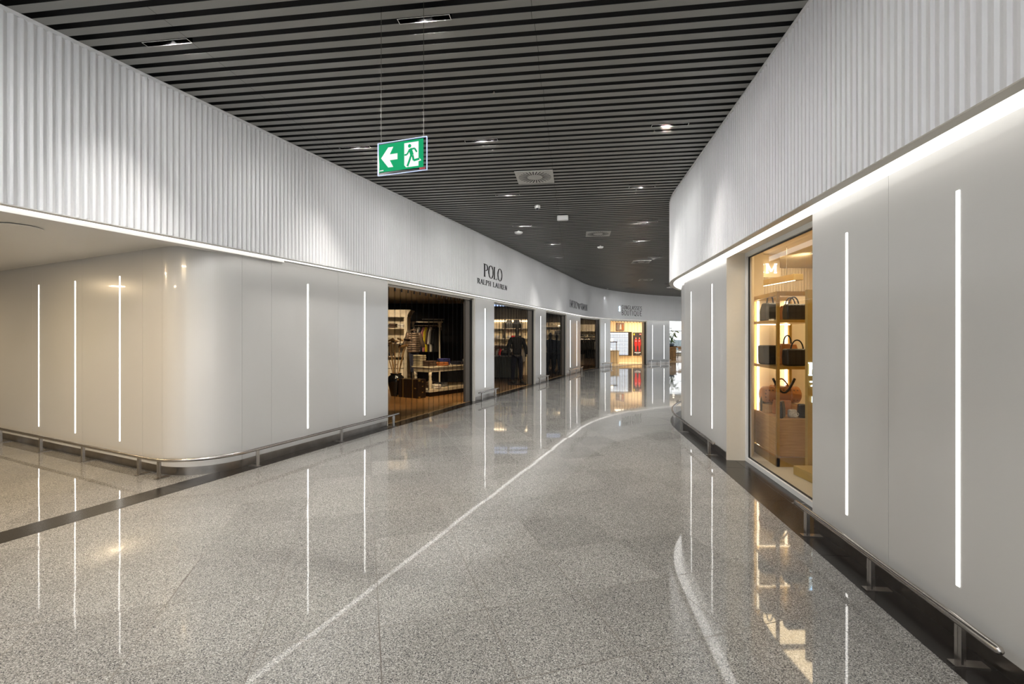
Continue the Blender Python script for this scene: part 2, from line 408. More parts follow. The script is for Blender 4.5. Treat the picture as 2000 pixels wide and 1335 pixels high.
# right wall
mb = MB(); panels(mb, RP, [7.5, 8.6, 11.17, 12.14], -.2, -.62, .10, 2.72)
struct(mb.build('wall_right', M['panel']))
mb = MB(); panels(mb, RP, [14.375, 15.62, 16.75, 18.5, 21, 24, 30], -.2, -.3, .10, 2.72)
struct(mb.build('wall_right', M['panel']))
mb = MB(); band(mb, RP, 7.5, 12.137, -.212, -.60, 0, .099); struct(mb.build('baseboard_right', M['dsteel']))
mb = MB(); band(mb, RP, 14.43, 30, -.212, -.29, 0, .099); struct(mb.build('baseboard_right', M['dsteel']))
mb = MB(); band(mb, RP, 7.5, 12.16, -.622, -.64, 0, 2.72); band(mb, LP, S0, 17.80, .502, .52, 0, 2.72); struct(mb.build('trim_5', M['seam']))

# ------------------------------------------------------------------ fascias, soffits, cove lights
def ribbed(name, P, s0, s1, sgn):
    # sgn +1: outward (corridor) is -d ; asymmetric flutes
    prof = [(0.0, 0.0), (.16, .020), (.42, .027), (.50, .026), (.97, .0)] if sgn > 0 else [(0.0, 0.0), (.05, .019), (.35, .0175), (.70, .010), (.97, .0)]
    pitch = .061; vs = []; ss = []
    s = s0
    while s < s1:
        for t, d in prof: ss.append((s+t*pitch, d))
        s += pitch
    mb = MB(); n = len(ss)
    for s, d in ss:
        x, y = pt(P, s, -sgn*d); vs += [(x, y, ZF+.004), (x, y, ZC-.035)]
    mb.add(vs, [(2*i, 2*i+2, 2*i+3, 2*i+1) for i in range(n-1)])
    o = mb.build(name, M['rib'], smooth=False); struct(o)
    mb = MB(); band(mb, P, s0, s1, -.021*sgn, .05*sgn, ZC-.035, ZC-.002)
    band(mb, P, s0, s1, .03*sgn, .05*sgn, ZF+.006, ZC-.035)
    struct(mb.build('trim_6', M['rib']))
    mb = MB(); band(mb, P, s0, s1, -.021*sgn, .055*sgn, ZF-.004, ZF+.004)
    struct(mb.build('trim_7', M['frame' if sgn < 0 else 'white']))
ribbed('wall_left', LP, 7.0, 50, 1)
ribbed('wall_right', RP, 7.5, 30, -1)
cl = MB(); band(cl, LP, 6, 50, .06, .15, ZF-.002, ZF+.004)
tag(cl.build('cove_light', M['led']), 'continuous white LED cove band under the left ribbed fascia', 'light')
cr_ = MB(); band(cr_, RP, 7.5, 28, -.058, -.198, ZF-.002, ZF+.004)
tag(cr_.build('cove_light', M['led']), 'continuous white LED cove band under the right ribbed fascia', 'light')
mb = MB(); band(mb, LP, S0-.4, 50, .151, .2, ZF-.002, ZF+.004); band(mb, LP, 6, S0+.6, .151, .30, ZF-.03, ZF+.004)
struct(mb.build('trim_8', M['white']))
# side passage soffit (left of the fascia line, in front of the wing)
pA = pt(LP, 5, .30); pB = pt(LP, S0+.1, .20)
pts = [pA, (-14, pA[1]), (-14, wing_end.y+1), (wing_end.x, wing_end.y)]+list(reversed(arc))+[pB]
mb = MB(); n = len(pts); mb.add([(x, y, 2.68) for x, y in pts]+[(x, y, 2.72) for x, y in pts], [tuple(range(n)), tuple(range(n, 2*n))]+[(i, (i+1) % n, (i+1) % n+n, i+n) for i in range(n)])
struct(mb.build('ceiling', M['white']))
mb = MB(); mb.box(-14, -13.9, -10, 12, 0, 2.68); struct(mb.build('wall_passage', M['cream']))
for (dx, dy) in ((-4.55, 4.05), (-6.6, 4.9), (-7.6, 2.2), (-9.6, 6.2)):
    o = MB().lathe([(.055, 0), (.075, .004), (.075, .012), (.0, .012)], n=20).build('recessed_spotlight', M['plastic'], loc=None)
    o.location = (dx, dy, 2.668); tag(o, 'small recessed spotlight in the side passage ceiling', 'light', 'spotlights of the side passage')
    ll = bpy.data.lights.new('passage_lamp', 'AREA'); ll.shape = 'DISK'; ll.size = .25; ll.energy = 46; ll.color = (1, .76, .46)
    lo = bpy.data.objects.new('passage_lamp', ll); lo.location = (0, 0, -.02); lo.parent = o; C.objects.link(lo)
o = MB().lathe([(.17, 0), (.18, .005), (.15, .012), (0, .014)], n=28).build('ceiling_speaker', M['white']); o.location = (-4.75, 4.55, 2.666)
tag(o, 'round flat speaker disc in the side passage ceiling', 'speaker')

# ------------------------------------------------------------------ slatted ceiling
U = Vector((math.cos(rad(7.5)), -math.sin(rad(7.5)))); V = Vector((math.sin(rad(7.5)), math.cos(rad(7.5))))
VPH = .02
mb = MB()
def uv(u, v, z): return Vector((U.x*u+V.x*v, U.y*u+V.y*v, z))
vk = -60
for k in range(-60, 262):
    v0 = k*.15+VPH
    u_lo, u_hi = (-7.5, 3.3 if v0 < 2.6 else 6.5) if v0 < 8 else (-4.5+(v0-8)*.1, 8+(v0-8)*.35)
    P8 = [uv(u, v, z) for z in (ZC, ZC+.003) for v in (v0, v0+.083) for u in (u_lo, u_hi)]
    mb.add(P8, [(0, 2, 3, 1), (4, 5, 7, 6), (0, 1, 5, 4), (2, 6, 7, 3), (0, 4, 6, 2), (1, 3, 7, 5)])
struct(mb.build('ceiling', M['slat']))
struct(MB().box(-14, 22, 2.9, 42, ZC+.095, ZC+.2).box(-14, 2.75, -10, 2.9, ZC+.095, ZC+.2).build('ceiling', M['void']))
# outer shell of the building
mb = MB(); mb.box(-14.2, -14, -10, 42, 0, 4.6); mb.box(22, 22.2, 2.9, 16, 0, 4.6); mb.box(22, 22.2, 41, 42, 0, 4.6); mb.box(22, 22.2, 16, 41, 0, .2); mb.box(22, 22.2, 16, 41, 4.0, 4.6)
mb.box(3.3, 22, 2.7, 2.9, 0, 4.6); mb.box(-14, -9.4, -8.0, -7.8, 0, 4.6)
mb.box(-14, 10.5, 41.8, 42, 0, 4.6); mb.box(18.5, 22, 41.8, 42, 0, 4.6); mb.box(10.5, 18.5, 41.8, 42, 3.3, 4.6); mb.box(10.5, 18.5, 41.8, 42, 0, .25)
struct(mb.build('wall_outer', M['cream']))
struct(MB().box(16, 22, -10, 42, -.1, -.001).build('floor', M['granite']))
# unseen glazing added for fill daylight, behind the camera and past the far bend
def portal(x, y, z, sx, sy, dirv):
    ll = bpy.data.lights.new('daylight_portal', 'AREA'); ll.shape = 'RECTANGLE'; ll.size = sx; ll.size_y = sy; ll.cycles.is_portal = True
    lo = bpy.data.objects.new('daylight_portal', ll); C.objects.link(lo); lo.location = (x, y, z); lo.rotation_euler = Vector(dirv).to_track_quat('-Z', 'Y').to_euler()
    return lo
wq = bpy.data.objects.new('fill_window_side', None); C.objects.link(wq); struct(wq)
mb = MB()
for k_ in range(8): band(mb, RP, .2+k_*1.04, .26+k_*1.04, -.2, -.3, 0, 4.2)
for z in (.0, 2.9, 4.14): band(mb, RP, .2, 7.5, -.2, -.3, z, z+.06)
mb.build('window_frame', M['wframe'], wq)
wr = bpy.data.objects.new('fill_window_hall', None); C.objects.link(wr); struct(wr)  # unseen hall window, added to brighten the far fascia
mb = MB()
for k_ in range(11): mb.box(22, 22.1, 16+k_*2.47, 16.07+k_*2.47, .2, 4.0)
mb.build('window_frame', M['wframe'], wr)
portal(*pt(RP, 3.9, -.35), 2.1, 7.2, 4.1, (-1, .12, 0)); portal(22.3, 28.5, 2.1, 25, 3.8, (-1, 0, 0)); portal(14.5, 41.95, 1.8, 8, 3.1, (0, -1, 0))
# glazed rear end, added so that daylight reaches the left fascia
wb = bpy.data.objects.new('fill_window_rear', None); C.objects.link(wb); struct(wb)
mb = MB()
for k_ in range(9): mb.box(-9.3+k_*1.2, -9.24+k_*1.2, -7.9, -7.8, 0, 4.2)
for z in (0, 2.9, 4.14): mb.box(-9.3, .9, -7.89, -7.81, z, z+.05)
mb.build('window_frame', M['wframe'], wb)
portal(-4.2, -7.95, 2.1, 10.2, 4.2, (0, 1, 0))

# ceiling fixtures -------------------------------------------------
def snap(x, y):
    p = Vector((x, y)); u = p.dot(U); v = p.dot(V)
    v = (math.floor((v-VPH)/.15))*.15+VPH+.083+.0335
    q = U*u+V*v; return q.x, q.y
RZ = rad(-7.5)
def downlight():
    t = thing('linear_downlight', 'x', 'light', (0, 0, ZC-.004), RZ, 'linear downlights in the slatted ceiling')
    m = MB(); L = .22; w = .033
    m.box(-L, L, -w, -w+.005, -.002, -.0008); m.box(-L, L, w-.005, w, -.002, -.0008); m.box(-L, -L+.005, -w+.005, w-.005, -.002, -.0008); m.box(L-.005, L, -w+.005, w-.005, -.002, -.0008)
    m.build('frame', M['plastic'], t)
    m = MB()
    m.box(-L, L, -w, -w+.004, -.0006, .043); m.box(-L, L, w-.004, w, -.0006, .043); m.box(-L, -L+.004, -w+.004, w-.004, -.0006, .043); m.box(L-.004, L, -w+.004, w-.004, -.0006, .043)
    for k in (0, 1, 2, 3, 4, 8, 9, 10, 11, 12): x = -L+.008+k*(2*L-.016)/12; m.box(x-.004, x+.004, -w+.006, w-.006, .008, .035)
    m.build('louvre', M['baffle'], t)
    for row in ((0, 1, 2, 3, 4), (7, 8, 9, 10, 11)):
        m = MB()
        for k in row: x = -L+.008+(k+.5)*(2*L-.016)/12; m.box(x-.010, x+.010, -.010, .010, .038, .042)
        m.build('lamp_cells', M['cell'], t)
    MB().box(-L+.006, L-.006, -w+.006, w-.006, .043, .048).build('housing', M['baffle'], t)
    return t
def area(parent, sx, sy, e, col, spread=150, loc=(0, 0, -.01), rot=(0, 0, 0), name='lamp'):
    ll = bpy.data.lights.new(name, 'AREA'); ll.shape = 'RECTANGLE'; ll.size = sx; ll.size_y = sy; ll.energy = e; ll.color = col; ll.spread = rad(spread)
    lo = bpy.data.objects.new(name, ll); C.objects.link(lo); lo.location = loc; lo.rotation_euler = rot
    if parent: lo.parent = parent
    return lo
proto = downlight()
LIGHTS = [(-3.05, 4.07, 'nearest the left fascia top'), (-.73, 3.76, 'at the top edge above the exit sign wires'), (-2.16, 6.37, 'just left of the hanging exit sign'),
 (-.42, 6.13, 'right of the hanging exit sign'), (1.93, 5.79, 'nearest the right fascia'), (2.24, 8.17, 'by the right fascia above the rounded corner'),
 (-.09, 8.55, 'beyond the first square diffuser on its left'), (3.03, 10.53, 'right of the second square diffuser'), (.22, 10.89, 'beside the left dome sensor'),
 (1.11, 13.05, 'beyond the emergency lamp towards the far fascia'), (1.43, 15.39, 'second before the far left curve'), (3.47, 12.67, 'beyond the second square diffuser on its right')]
BACK = [(-1.6, 1.2), (.9, .9), (-3.9, 1.6), (-2.3, -1.3), (.3, -1.6), (-4.6, -.9), (-3.2, -4), (-.6, -4.3), (4.6, 15.2), (2.6, 18), (4.9, 19.5), (5.4, 22.5), (7.6, 22.8), (8.6, 25.6), (6.2, 24.9), (10.2, 26.0), (9.6, 22.6), (11.8, 27.6)]  # downlights added for more light behind the viewpoint and far along
LE = 17
WK = 8
for i, (x, y, l) in enumerate(LIGHTS):
    t = proto if i == 0 else copy_tree(proto)
    x, y = snap(x, y); t.location = (x, y, ZC-.004); t['label'] = 'slim linear downlight with small bright cells, '+l
for i, (x, y) in enumerate(BACK):
    t = copy_tree(proto); x, y = snap(x, y); t.location = (x, y, ZC-.004)
    t['label'] = 'slim linear downlight added to the slatted ceiling before the far curved fascia' if y > 8 else 'slim linear downlight added to the slatted ceiling behind the viewpoint'; t['group'] = 'added linear downlights of the far curve' if y > 8 else 'added linear downlights behind the viewpoint'
for t in [o for o in C.objects if o.name.startswith('linear_downlight')]:
    area(t, .42, .05, LE, (1, .96, .90), 74)
    # fill spots added at each fixture to brighten both fascias
    for P_ in (LP, RP):
        q = min((p for p in P_ if p[2] > -7), key=lambda p: (p[1]-t.location.x)**2+(p[2]-t.location.y)**2)
        dx, dy = q[1]-t.location.x, q[2]-t.location.y; d = math.hypot(dx, dy)
        gx_, gy_ = pt(P_, q[0]+min(d, 3)*1.6); dx, dy = gx_-t.location.x, gy_-t.location.y
        if d > 6.5 or d < (.7 if P_ is LP else 1.25): continue
        ll = bpy.data.lights.new('fascia_fill_lamp', 'SPOT'); ll.energy = WK*min(d, 4.5)**2; ll.color = (1, .985, .96); ll.spot_size = rad(124); ll.spot_blend = 1; ll.shadow_soft_size = .008
        lo = bpy.data.objects.new('fascia_fill_lamp', ll); C.objects.link(lo); lo.parent = t; lo.location = (0, 0, .002)
        a_ = math.atan2(dy, dx)-RZ; lo.rotation_euler = Vector((math.cos(a_), math.sin(a_), -.42)).to_track_quat('-Z', 'Y').to_euler()

def diffuser():
    t = thing('air_diffuser', 'x', 'vent', (0, 0, ZC-.012), RZ, 'square air diffusers')
    MB().box(-.3, .3, -.3, .3, 0, .01).build('plate', M['dif'], t, bevel=.002)
    m = MB()
    for k in range(28):
        a = 2*PI*k/28; mt = Matrix.Rotation(a, 4, 'Z') @ Matrix.Translation((.185, .03, 0)) @ Matrix.Rotation(.28, 4, 'Z')
        m.box(-.065, .075, -.0075, .0075, -.0012, .001, mt)
    m.build('slots', M['slot'], t)
    MB().lathe([(.0, -.003), (.11, -.003), (.11, .0)], n=28).build('hub', M['dif'], t)
    return t
dp = diffuser()
for i, (x, y, l) in enumerate([(.37, 7.65, 'nearest and largest, right of the exit sign'), (2.15, 11.83, 'second from the camera, beyond the emergency lamp'), (4.42, 16.22, 'third along the corridor'), (5.99, 21.23, 'farthest, near the rounded right corner')]):
    t = dp if i == 0 else copy_tree(dp); t.location = (x, y, ZC-.012); t['label'] = 'square swirl air diffuser in the ceiling, '+l
t = thing('emergency_light', 'white rounded rectangular emergency lamp box under the slatted ceiling', 'light', (1.07, 10.0, ZC), RZ)
MB().box(-.12, .12, -.05, .05, -.13, -.02).build('body', M['plastic'], t, bevel=.025)
MB().box(-.10, .10, -.03, .03, -.025, .0).build('bracket', M['black'], t)
for x, y, r, l in ((.16, 11.5, .10, 'white dome access point on the ceiling, left of the emergency lamp'), (2.49, 13.35, .085, 'small white dome detector beyond the second square diffuser'), (8.0, 24.0, .16, 'white dome detector beside the rounded end of the right fascia')):
    t = thing('dome_detector', l, 'detector', (x, y, ZC)); MB().lathe([(r*.2, -.0), (r*.2, -.03), (r, -.035), (r, -.05), (r*.8, -.075), (r*.3, -.085), (0, -.086)], n=24).build('dome', M['plastic'], t, smooth=True)
t = thing('security_camera', 'small white dome camera with dark lens on the ceiling', 'camera', (.5, 9.3, ZC))
MB().lathe([(.03, 0), (.055, -.01), (.055, -.06), (.048, -.062)], n=20).build('housing', M['plastic'], t)
MB().lathe([(.046, -.062), (.04, -.085), (.02, -.1), (0, -.104)], n=20).build('lens', M['acryl'], t, smooth=True)
MB().lathe([(.02, -.062), (.02, -.08), (.012, -.09), (0, -.09)], n=12).build('sensor', M['black'], t)
for x, y, l in ((-.19, 4.99, 'tiny sprinkler head hanging above the first diffuser'), (1.78, 5.93, 'tiny sprinkler head by the linear light near the right fascia')):
    t = thing('sprinkler', l, 'sprinkler', (x, y, ZC)); MB().tube([(0, 0, .03), (0, 0, -.02)], .006, 8).build('stem', M['steel'], t); MB().lathe([(.012, -.02), (.016, -.024), (0, -.026)], n=12).build('deflector', M['steel'], t)

o = MB().lathe([(.04, 0), (.05, -.004), (.05, -.03), (0, -.03)], n=16).build('recessed_spotlight', M['plastic']); q_ = pt(LP, 35.8, -.26); o.location = (*q_, ZC)
tag(o, 'tiny ceiling spotlight casting a narrow cone on the far fascia before the sunglasses sign', 'light')
ll = bpy.data.lights.new('cone_lamp', 'SPOT'); ll.energy = 14; ll.spot_size = rad(40); ll.spot_blend = .35; ll.shadow_soft_size = .01
lo = bpy.data.objects.new('cone_lamp', ll); C.objects.link(lo); lo.parent = o; lo.location = (0, 0, -.04); q2_ = pt(LP, 36.1, 0); lo.rotation_euler = Vector((q2_[0]-q_[0], q2_[1]-q_[1], -.9)).to_track_quat('-Z', 'Y').to_euler()

# ------------------------------------------------------------------ wall light strips
def strip_on(P, s, side, l, z0=.295, z1=2.39, w=.011):
    mb = MB(); band(mb, P, s-w, s+w, side*.1965, side*.205, z0, z1)
    tag(mb.build('wall_light', M['strip']), l, 'light', 'vertical light strips in the walls')
for s, l in ((15.91, 'vertical LED strip left of the pair on the wall before the first shopfront'), (17.17, 'vertical LED strip on the left wall, nearest the first shopfront'),
 (22.06, 'vertical LED strip on the pier between the first and second shopfronts'), (26.85, 'vertical LED strip on the pier between the second and third shopfronts'),
 (31.11, 'left of two vertical LED strips on the wide pier before the fourth shopfront'), (32.3, 'right of two vertical LED strips on the wide pier before the fourth shopfront'),
 (36.49, 'single vertical LED strip on the pier beside the sunglasses shop'), (41.28, 'left of two vertical LED strips on the last pier before the cafe'), (42.28, 'right of two vertical LED strips on the last pier before the cafe')):
    strip_on(LP, s, 1, l)
def s_right(b):
    for k_ in range(9500, 18000, 5):
        x, y = pt(RP, k_*.001, -.2)
        if y > 1 and x/y < b: return k_*.001
for b, l in (((1873-1000)/925, 'brightest and nearest vertical LED strip on the right wall'), ((1654-1000)/925, 'vertical LED strip just right of the lit bag shop window'),
             ((1391-1000)/925, 'vertical LED strip on the right wall, first beyond the bag shop'), ((1350-1000)/925, 'vertical LED strip on the right wall, second beyond the bag shop')):
    strip_on(RP, s_right(b), -1, l)
strip_on(RP, 17.9, -1, 'vertical LED strip on the rounded corner of the right wall, seen edge on')
for b, l in ((-(1000-234)/925, 'passage wall LED strip nearest the rounded corner'), (-(1000-147)/925, 'middle LED strip on the warm passage wall'), (-(1000-76)/925, 'leftmost LED strip on the warm passage wall')):
    # point on wing line with bearing b
    q = isect(Vector((0, 0)), Vector((b, 1)), u0, WD); n = Vector((-WD.y, WD.x)); n = n if n.y < 0 else -n
    mt = Matrix.Translation((q.x, q.y, 0)) @ Matrix.Rotation(math.atan2(WD.y, WD.x), 4, 'Z')
    tag(MB().box(-.011, .011, -.003, .003, .30, 2.39, mt).build('wall_light', M['strip']), l, 'light', 'vertical light strips in the walls')

# ------------------------------------------------------------------ bumper rails
def leg(parent, p, n, h=.20):     # p foot under rail, n unit vector towards wall
    ang = math.atan2(n.y, n.x); mt = Matrix.Translation((p.x, p.y, 0)) @ Matrix.Rotation(ang, 4, 'Z')
    l = MB().box(-.006, .006, -.022, .022, .008, h, mt).box(-.006, .03, -.004, .004, .008, h-.01, mt).build('leg', M['steel'], parent, bevel=.001)
    MB().box(-.035, .12, -.028, .028, .002, .009, mt).build('foot_plate', M['steel'], l)
def rail(name_label, pts, legs, r=.02, z=.215):
    t = thing('bumper_rail', name_label, 'rail', (0, 0, 0), 0, 'steel bumper rails along the walls')
    e0 = Vector(pts[0]); e1 = Vector(pts[-1]); d0 = (e0-Vector(pts[1])).normalized()*.015; d1 = (e1-Vector(pts[-2])).normalized()*.015
    P3 = [(*(e0+d0), z)]+[(x, y, z) for x, y in pts]+[(*(e1+d1), z)]
    MB().tube(P3, r, 14, rr=[r*.55]+[r]*len(pts)+[r*.55]).build('rail', M['steel'], t, smooth=True)
    for p, n in legs: leg(t, Vector(p), n, z-.012)
def nrm(P, s, sgn):
    h = heading(P, s); return Vector((-math.cos(h), math.sin(h)))*sgn
def seq(P, a, b, d, st=.15):
    k = max(2, int(abs(b-a)/st)); return [pt(P, a+(b-a)*i/k, d) for i in range(k+1)]
rail('longest steel bumper rail, lower right foreground', seq(RP, 10.2, 12.12, -.06), [(pt(RP, s, -.06), nrm(RP, s, -1)) for s in (10.42, 11.12, 11.95)])
rail('steel bumper rail curving round the right corner beyond the bag shop', seq(RP, 14.375, 19.5, -.04), [(pt(RP, s, -.04), nrm(RP, s, -1)) for s in (14.62, 16.25, 17.9, 19.3)])
# left long rail: wall -> corner -> wing, 0.13 outside
cx = [(cen.x+(R+.14)*math.cos(a0+(a1-a0)*i/16), cen.y+(R+.14)*math.sin(a0+(a1-a0)*i/16)) for i in range(17)]
nW = Vector((-WD.y, WD.x)); nW = nW if nW.y < 0 else -nW
pts = seq(LP, 17.95, S0, .06)+cx+[tuple(u0+WD*k+nW*.14) for k in (.3, 1, 2, 3, 4, 5, 6)]
legsL = [(pt(LP, s, .06), nrm(LP, s, 1)) for s in (17.8, 16.45, 14.95)]
ac = a0+(a1-a0)*.86
legsL += [((cen.x+(R+.14)*math.cos(ac), cen.y+(R+.14)*math.sin(ac)), -Vector((math.cos(ac), math.sin(ac))))]
legsL += [(tuple(u0+WD*k+nW*.14), -nW) for k in (.22, 1.55, 2.75, 4.1, 5.3)]
rail('long steel bumper rail wrapping the rounded left corner', pts, legsL)
for (a, b), ls, l in zip([(21.42, 22.68), (26.22, 27.52), (30.42, 33.1), (35.9, 37.15), (40.85, 42.75)], [(21.62, 22.5), (26.4, 27.35), (30.62, 31.75, 32.85), (36.05, 37.0), (41.05, 41.85, 42.6)],
        ['short steel bumper rail at the pier between first and second shopfronts', 'short steel bumper rail at the pier before the third shopfront', 'three-legged bumper rail at the wide pier before the fourth shopfront', 'short bumper rail at the pier beside the sunglasses shop', 'bumper rail on the last pier beside the cafe']):
    rail(l, seq(LP, a, b, .08), [(pt(LP, s, .08), nrm(LP, s, 1)) for s in ls])

# ------------------------------------------------------------------ lettering from strokes
def arcp(cx, cy, rx, ry, a, b, n=14): return [(cx+rx*math.cos(rad(a+(b-a)*i/n)), cy+ry*math.sin(rad(a+(b-a)*i/n))) for i in range(n+1)]
G = {
 'O': (.72, [(arcp(.36, .5, .34, .5, 0, 360, 28), 0)], []),
 'Q': (.74, [(arcp(.36, .5, .34, .5, 0, 360, 28), 0), ([(.42, .2), (.72, -.12)], 1)], []),
 'P': (.60, [([(.1, 0), (.1, 1)], 0), ([(.1, .98)]+arcp(.28, .74, .26, .24, 90, -90)+[(.1, .5)], 0)], [(.1, 0), (.06, 1)]),
 'B': (.62, [([(.1, 0), (.1, 1)], 0), ([(.1, .98)]+arcp(.28, .76, .22, .22, 90, -90)+[(.1, .53)], 0), ([(.1, .53)]+arcp(.3, .27, .26, .25, 90, -90)+[(.1, .02)], 0)], []),
 'L': (.56, [([(.1, 0), (.1, 1)], 0), ([(.1, .02), (.52, .02), (.54, .18)], 2)], [(.1, 1), (.06, 0)]),
 'R': (.64, [([(.1, 0), (.1, 1)], 0), ([(.1, .98)]+arcp(.28, .75, .24, .23, 90, -90)+[(.1, .52)], 0), ([(.3, .52), (.6, .0)], 1)], [(.1, 0), (.06, 1), (.6, 0)]),
 'A': (.68, [([(.04, 0), (.34, 1)], 2), ([(.34, 1), (.64, 0)], 1), ([(.15, .33), (.54, .33)], 2)], [(.04, 0), (.64, 0)]),
 'H': (.70, [([(.1, 0), (.1, 1)], 0), ([(.6, 0), (.6, 1)], 0), ([(.1, .52), (.6, .52)], 2)], [(.1, 0), (.6, 0), (.1, 1), (.6, 1)]),
 'U': (.68, [([(.1, 1)]+[(.1, .3)]+arcp(.35, .28, .25, .28, 180, 360)+[(.6, .3), (.6, 1)], 0)], [(.1, 1), (.6, 1)]),
 'E': (.56, [([(.1, 0), (.1, 1)], 0), ([(.1, .98), (.52, .98)], 2), ([(.1, .52), (.42, .52)], 2), ([(.1, .02), (.52, .02)], 2)], [(.06, 0), (.06, 1)]),
 'N': (.72, [([(.1, 0), (.1, 1)], 2), ([(.1, 1), (.62, 0)], 1), ([(.62, 0), (.62, 1)], 2)], [(.1, 0), (.62, 1)]),
 'M': (.86, [([(.1, 0), (.1, 1)], 0), ([(.1, 1), (.43, .15)], 1), ([(.43, .15), (.76, 1)], 2), ([(.76, 1), (.76, 0)], 1)], [(.1, 0), (.76, 0), (.08, 1), (.78, 1)]),
 'I': (.26, [([(.12, 0), (.12, 1)], 0)], []),
 'S': (.56, [(arcp(.28, .75, .22, .24, 30, 270, 14)+arcp(.28, .26, .23, .25, 90, -150, 14), 0)], []),
 'G': (.68, [(arcp(.36, .5, .33, .5, 50, 340, 24)+[(.67, .45), (.42, .45)], 0)], []),
 'C': (.66, [(arcp(.38, .5, .33, .5, 50, 310, 24), 0)], []),
 'T': (.60, [([(.3, 0), (.3, 1)], 0), ([(.02, .98), (.58, .98)], 2)], []),
 ' ': (.42, [], []),
}
def glyph(mb, ch, x0, z0, w, h, T, t, serif, fn, dep=.012):
    gw, strokes, ser = G[ch]
    sx = w
    def rib(pts, mode):
        P = [(x0+px*sx, z0+pz*h) for px, pz in pts]
        n = len(P); A = []; B = []; closed = n > 3 and abs(P[0][0]-P[-1][0])+abs(P[0][1]-P[-1][1]) < 1e-6
        for i in range(n):
            a = P[i-1] if i else (P[-2] if closed else P[0]); b = P[i+1] if i < n-1 else (P[1] if closed else P[-1])
            dx, dz = b[0]-a[0], b[1]-a[1]; L = math.hypot(dx, dz) or 1; dx /= L; dz /= L
            wd = (t+(T-t)*abs(dz)**1.5) if mode == 0 else (T if mode == 1 else t)
            A.append((P[i][0]-dz*wd/2, P[i][1]+dx*wd/2)); B.append((P[i][0]+dz*wd/2, P[i][1]-dx*wd/2))
        for i in range(n-1):
            q = [A[i], A[i+1], B[i+1], B[i]]
            mb.prism(q, 0, dep, fn)
    for pts, mode in strokes: rib(pts, mode)
    if serif:
        for px, pz in ser: rib([(px-.11, pz+(.015 if pz < .5 else -.015)), (px+.11, pz+(.015 if pz < .5 else -.015))], 2)
def lettering(parent, text, s0, s1, z0, h, T, t, serif, m, fn, gap=.12):
    tot = sum(G[c][0] for c in text)+gap*(len(text)-1); sc = (s1-s0)/tot; s = s0
    for c in text:
        if c != ' ':
            mb = MB(); glyph(mb, c, s, z0, sc, h, T, t, serif, fn); mb.build('letter', m, parent)
        s += (G[c][0]+gap)*sc
def fascia_fn(x, y, z): a = pt(LP, x, -.022-y); return (a[0], a[1], z)
t = thing('shop_sign', 'two-line black serif sign POLO RALPH LAUREN on the left fascia', 'sign')
lettering(t, 'POLO', 21.5, 22.68, 3.165, .325, .05, .012, True, M['letter'], fascia_fn, .1)
lettering(t, 'RALPH LAUREN', 21.12, 23.05, 2.955, .125, .020, .007, True, M['letter'], fascia_fn, .12)
t = thing('shop_sign', 'thin grey sign EMPORIO ARMANI with striped bird emblem', 'sign')
lettering(t, 'EMPORIO', 30.1, 31.45, 2.91, .31, .013, .010, False, M['gletter'], fascia_fn, .04)
lettering(t, 'ARMANI', 32.15, 33.4, 2.91, .31, .013, .010, False, M['gletter'], fascia_fn, .04)
mb = MB()
for k in range(7):
    z = 3.19-k*.045; hw = .40-.052*k
    if k < 5: mb.prism([(31.8-hw, z), (31.8-.04, z-.03), (31.8-.04, z-.055), (31.8-hw+.02, z-.025)], 0, .012, fascia_fn); mb.prism([(31.8+hw, z), (31.8+.04, z-.03), (31.8+.04, z-.055), (31.8+hw-.02, z-.025)], 0, .012, fascia_fn)
    else: mb.prism([(31.8-.14+.05*(k-5), z+.02), (31.8+.14-.05*(k-5), z+.02), (31.8+.1-.05*(k-5), z-.012), (31.8-.1+.05*(k-5), z-.012)], 0, .012, fascia_fn)
mb.box(0, .001, 0, .001, 0, .001, Matrix.Translation((*pt(LP, 31.8, .02), 3.0)))
mb.build('bird_emblem', M['letter'], t)
t = thing('shop_sign', 'two-line dark sans sign SUNGLASSES BOUTIQUE above the far bright shop', 'sign')
lettering(t, 'SUNGLASSES', 37.95, 40.0, 3.235, .225, .022, .022, False, M['letter'], fascia_fn, .22)
lettering(t, 'BOUTIQUE', 37.95, 40.0, 2.90, .28, .026, .026, False, M['letter'], fascia_fn, .22)
t = thing('blade_sign', 'small glowing pale blue blade sign projecting beside the sunglasses lettering', 'sign')
mb = MB(); band(mb, LP, 37.60, 37.63, -.06, -.13, 3.09, 3.37); mb.build('light_box', M['signglow'], t)
mb = MB(); band(mb, LP, 37.605, 37.625, -.015, -.06, 3.2, 3.24); mb.build('bracket', M['steel'], t)

# ------------------------------------------------------------------ hanging exit sign
A = Vector((-1.075, 3.80)); Bv = Vector((-.655, 3.655)); dv = (Bv-A); W = dv.length
t = thing('exit_sign', 'green running man exit sign with left arrow hanging on two wires', 'sign', (A.x, A.y, 0), math.atan2(dv.y, dv.x))
zT, zB = 3.165, 2.905
def frm(mb, x0, x1, z0, z1, w, y0, y1):
    mb.box(x0, x1, y0, y1, z0, z0+w); mb.box(x0, x1, y0, y1, z1-w, z1); mb.box(x0, x0+w, y0, y1, z0+w, z1-w); mb.box(x1-w, x1, y0, y1, z0+w, z1-w)
mb = MB(); frm(mb, 0, W, zB, zT, .003, -.006, .006); mb.build('lit_edge', M['edge'], t)
MB().box(.005, W-.005, -.0055, .0055, zB+.0035, zT-.0035).build('acrylic_plate', M['acryl'], t)
gx0, gx1, gz0, gz1 = .018, W-.026, zB+.023, zT-.017
p = MB().box(gx0, gx1, -.0125, -.0105, gz0, gz1).build('green_panel', M['green'], t)
gw = gx1-gx0; gh = gz1-gz0
def pp(x, z): return (gx0+x*gw, gz0+z*gh)
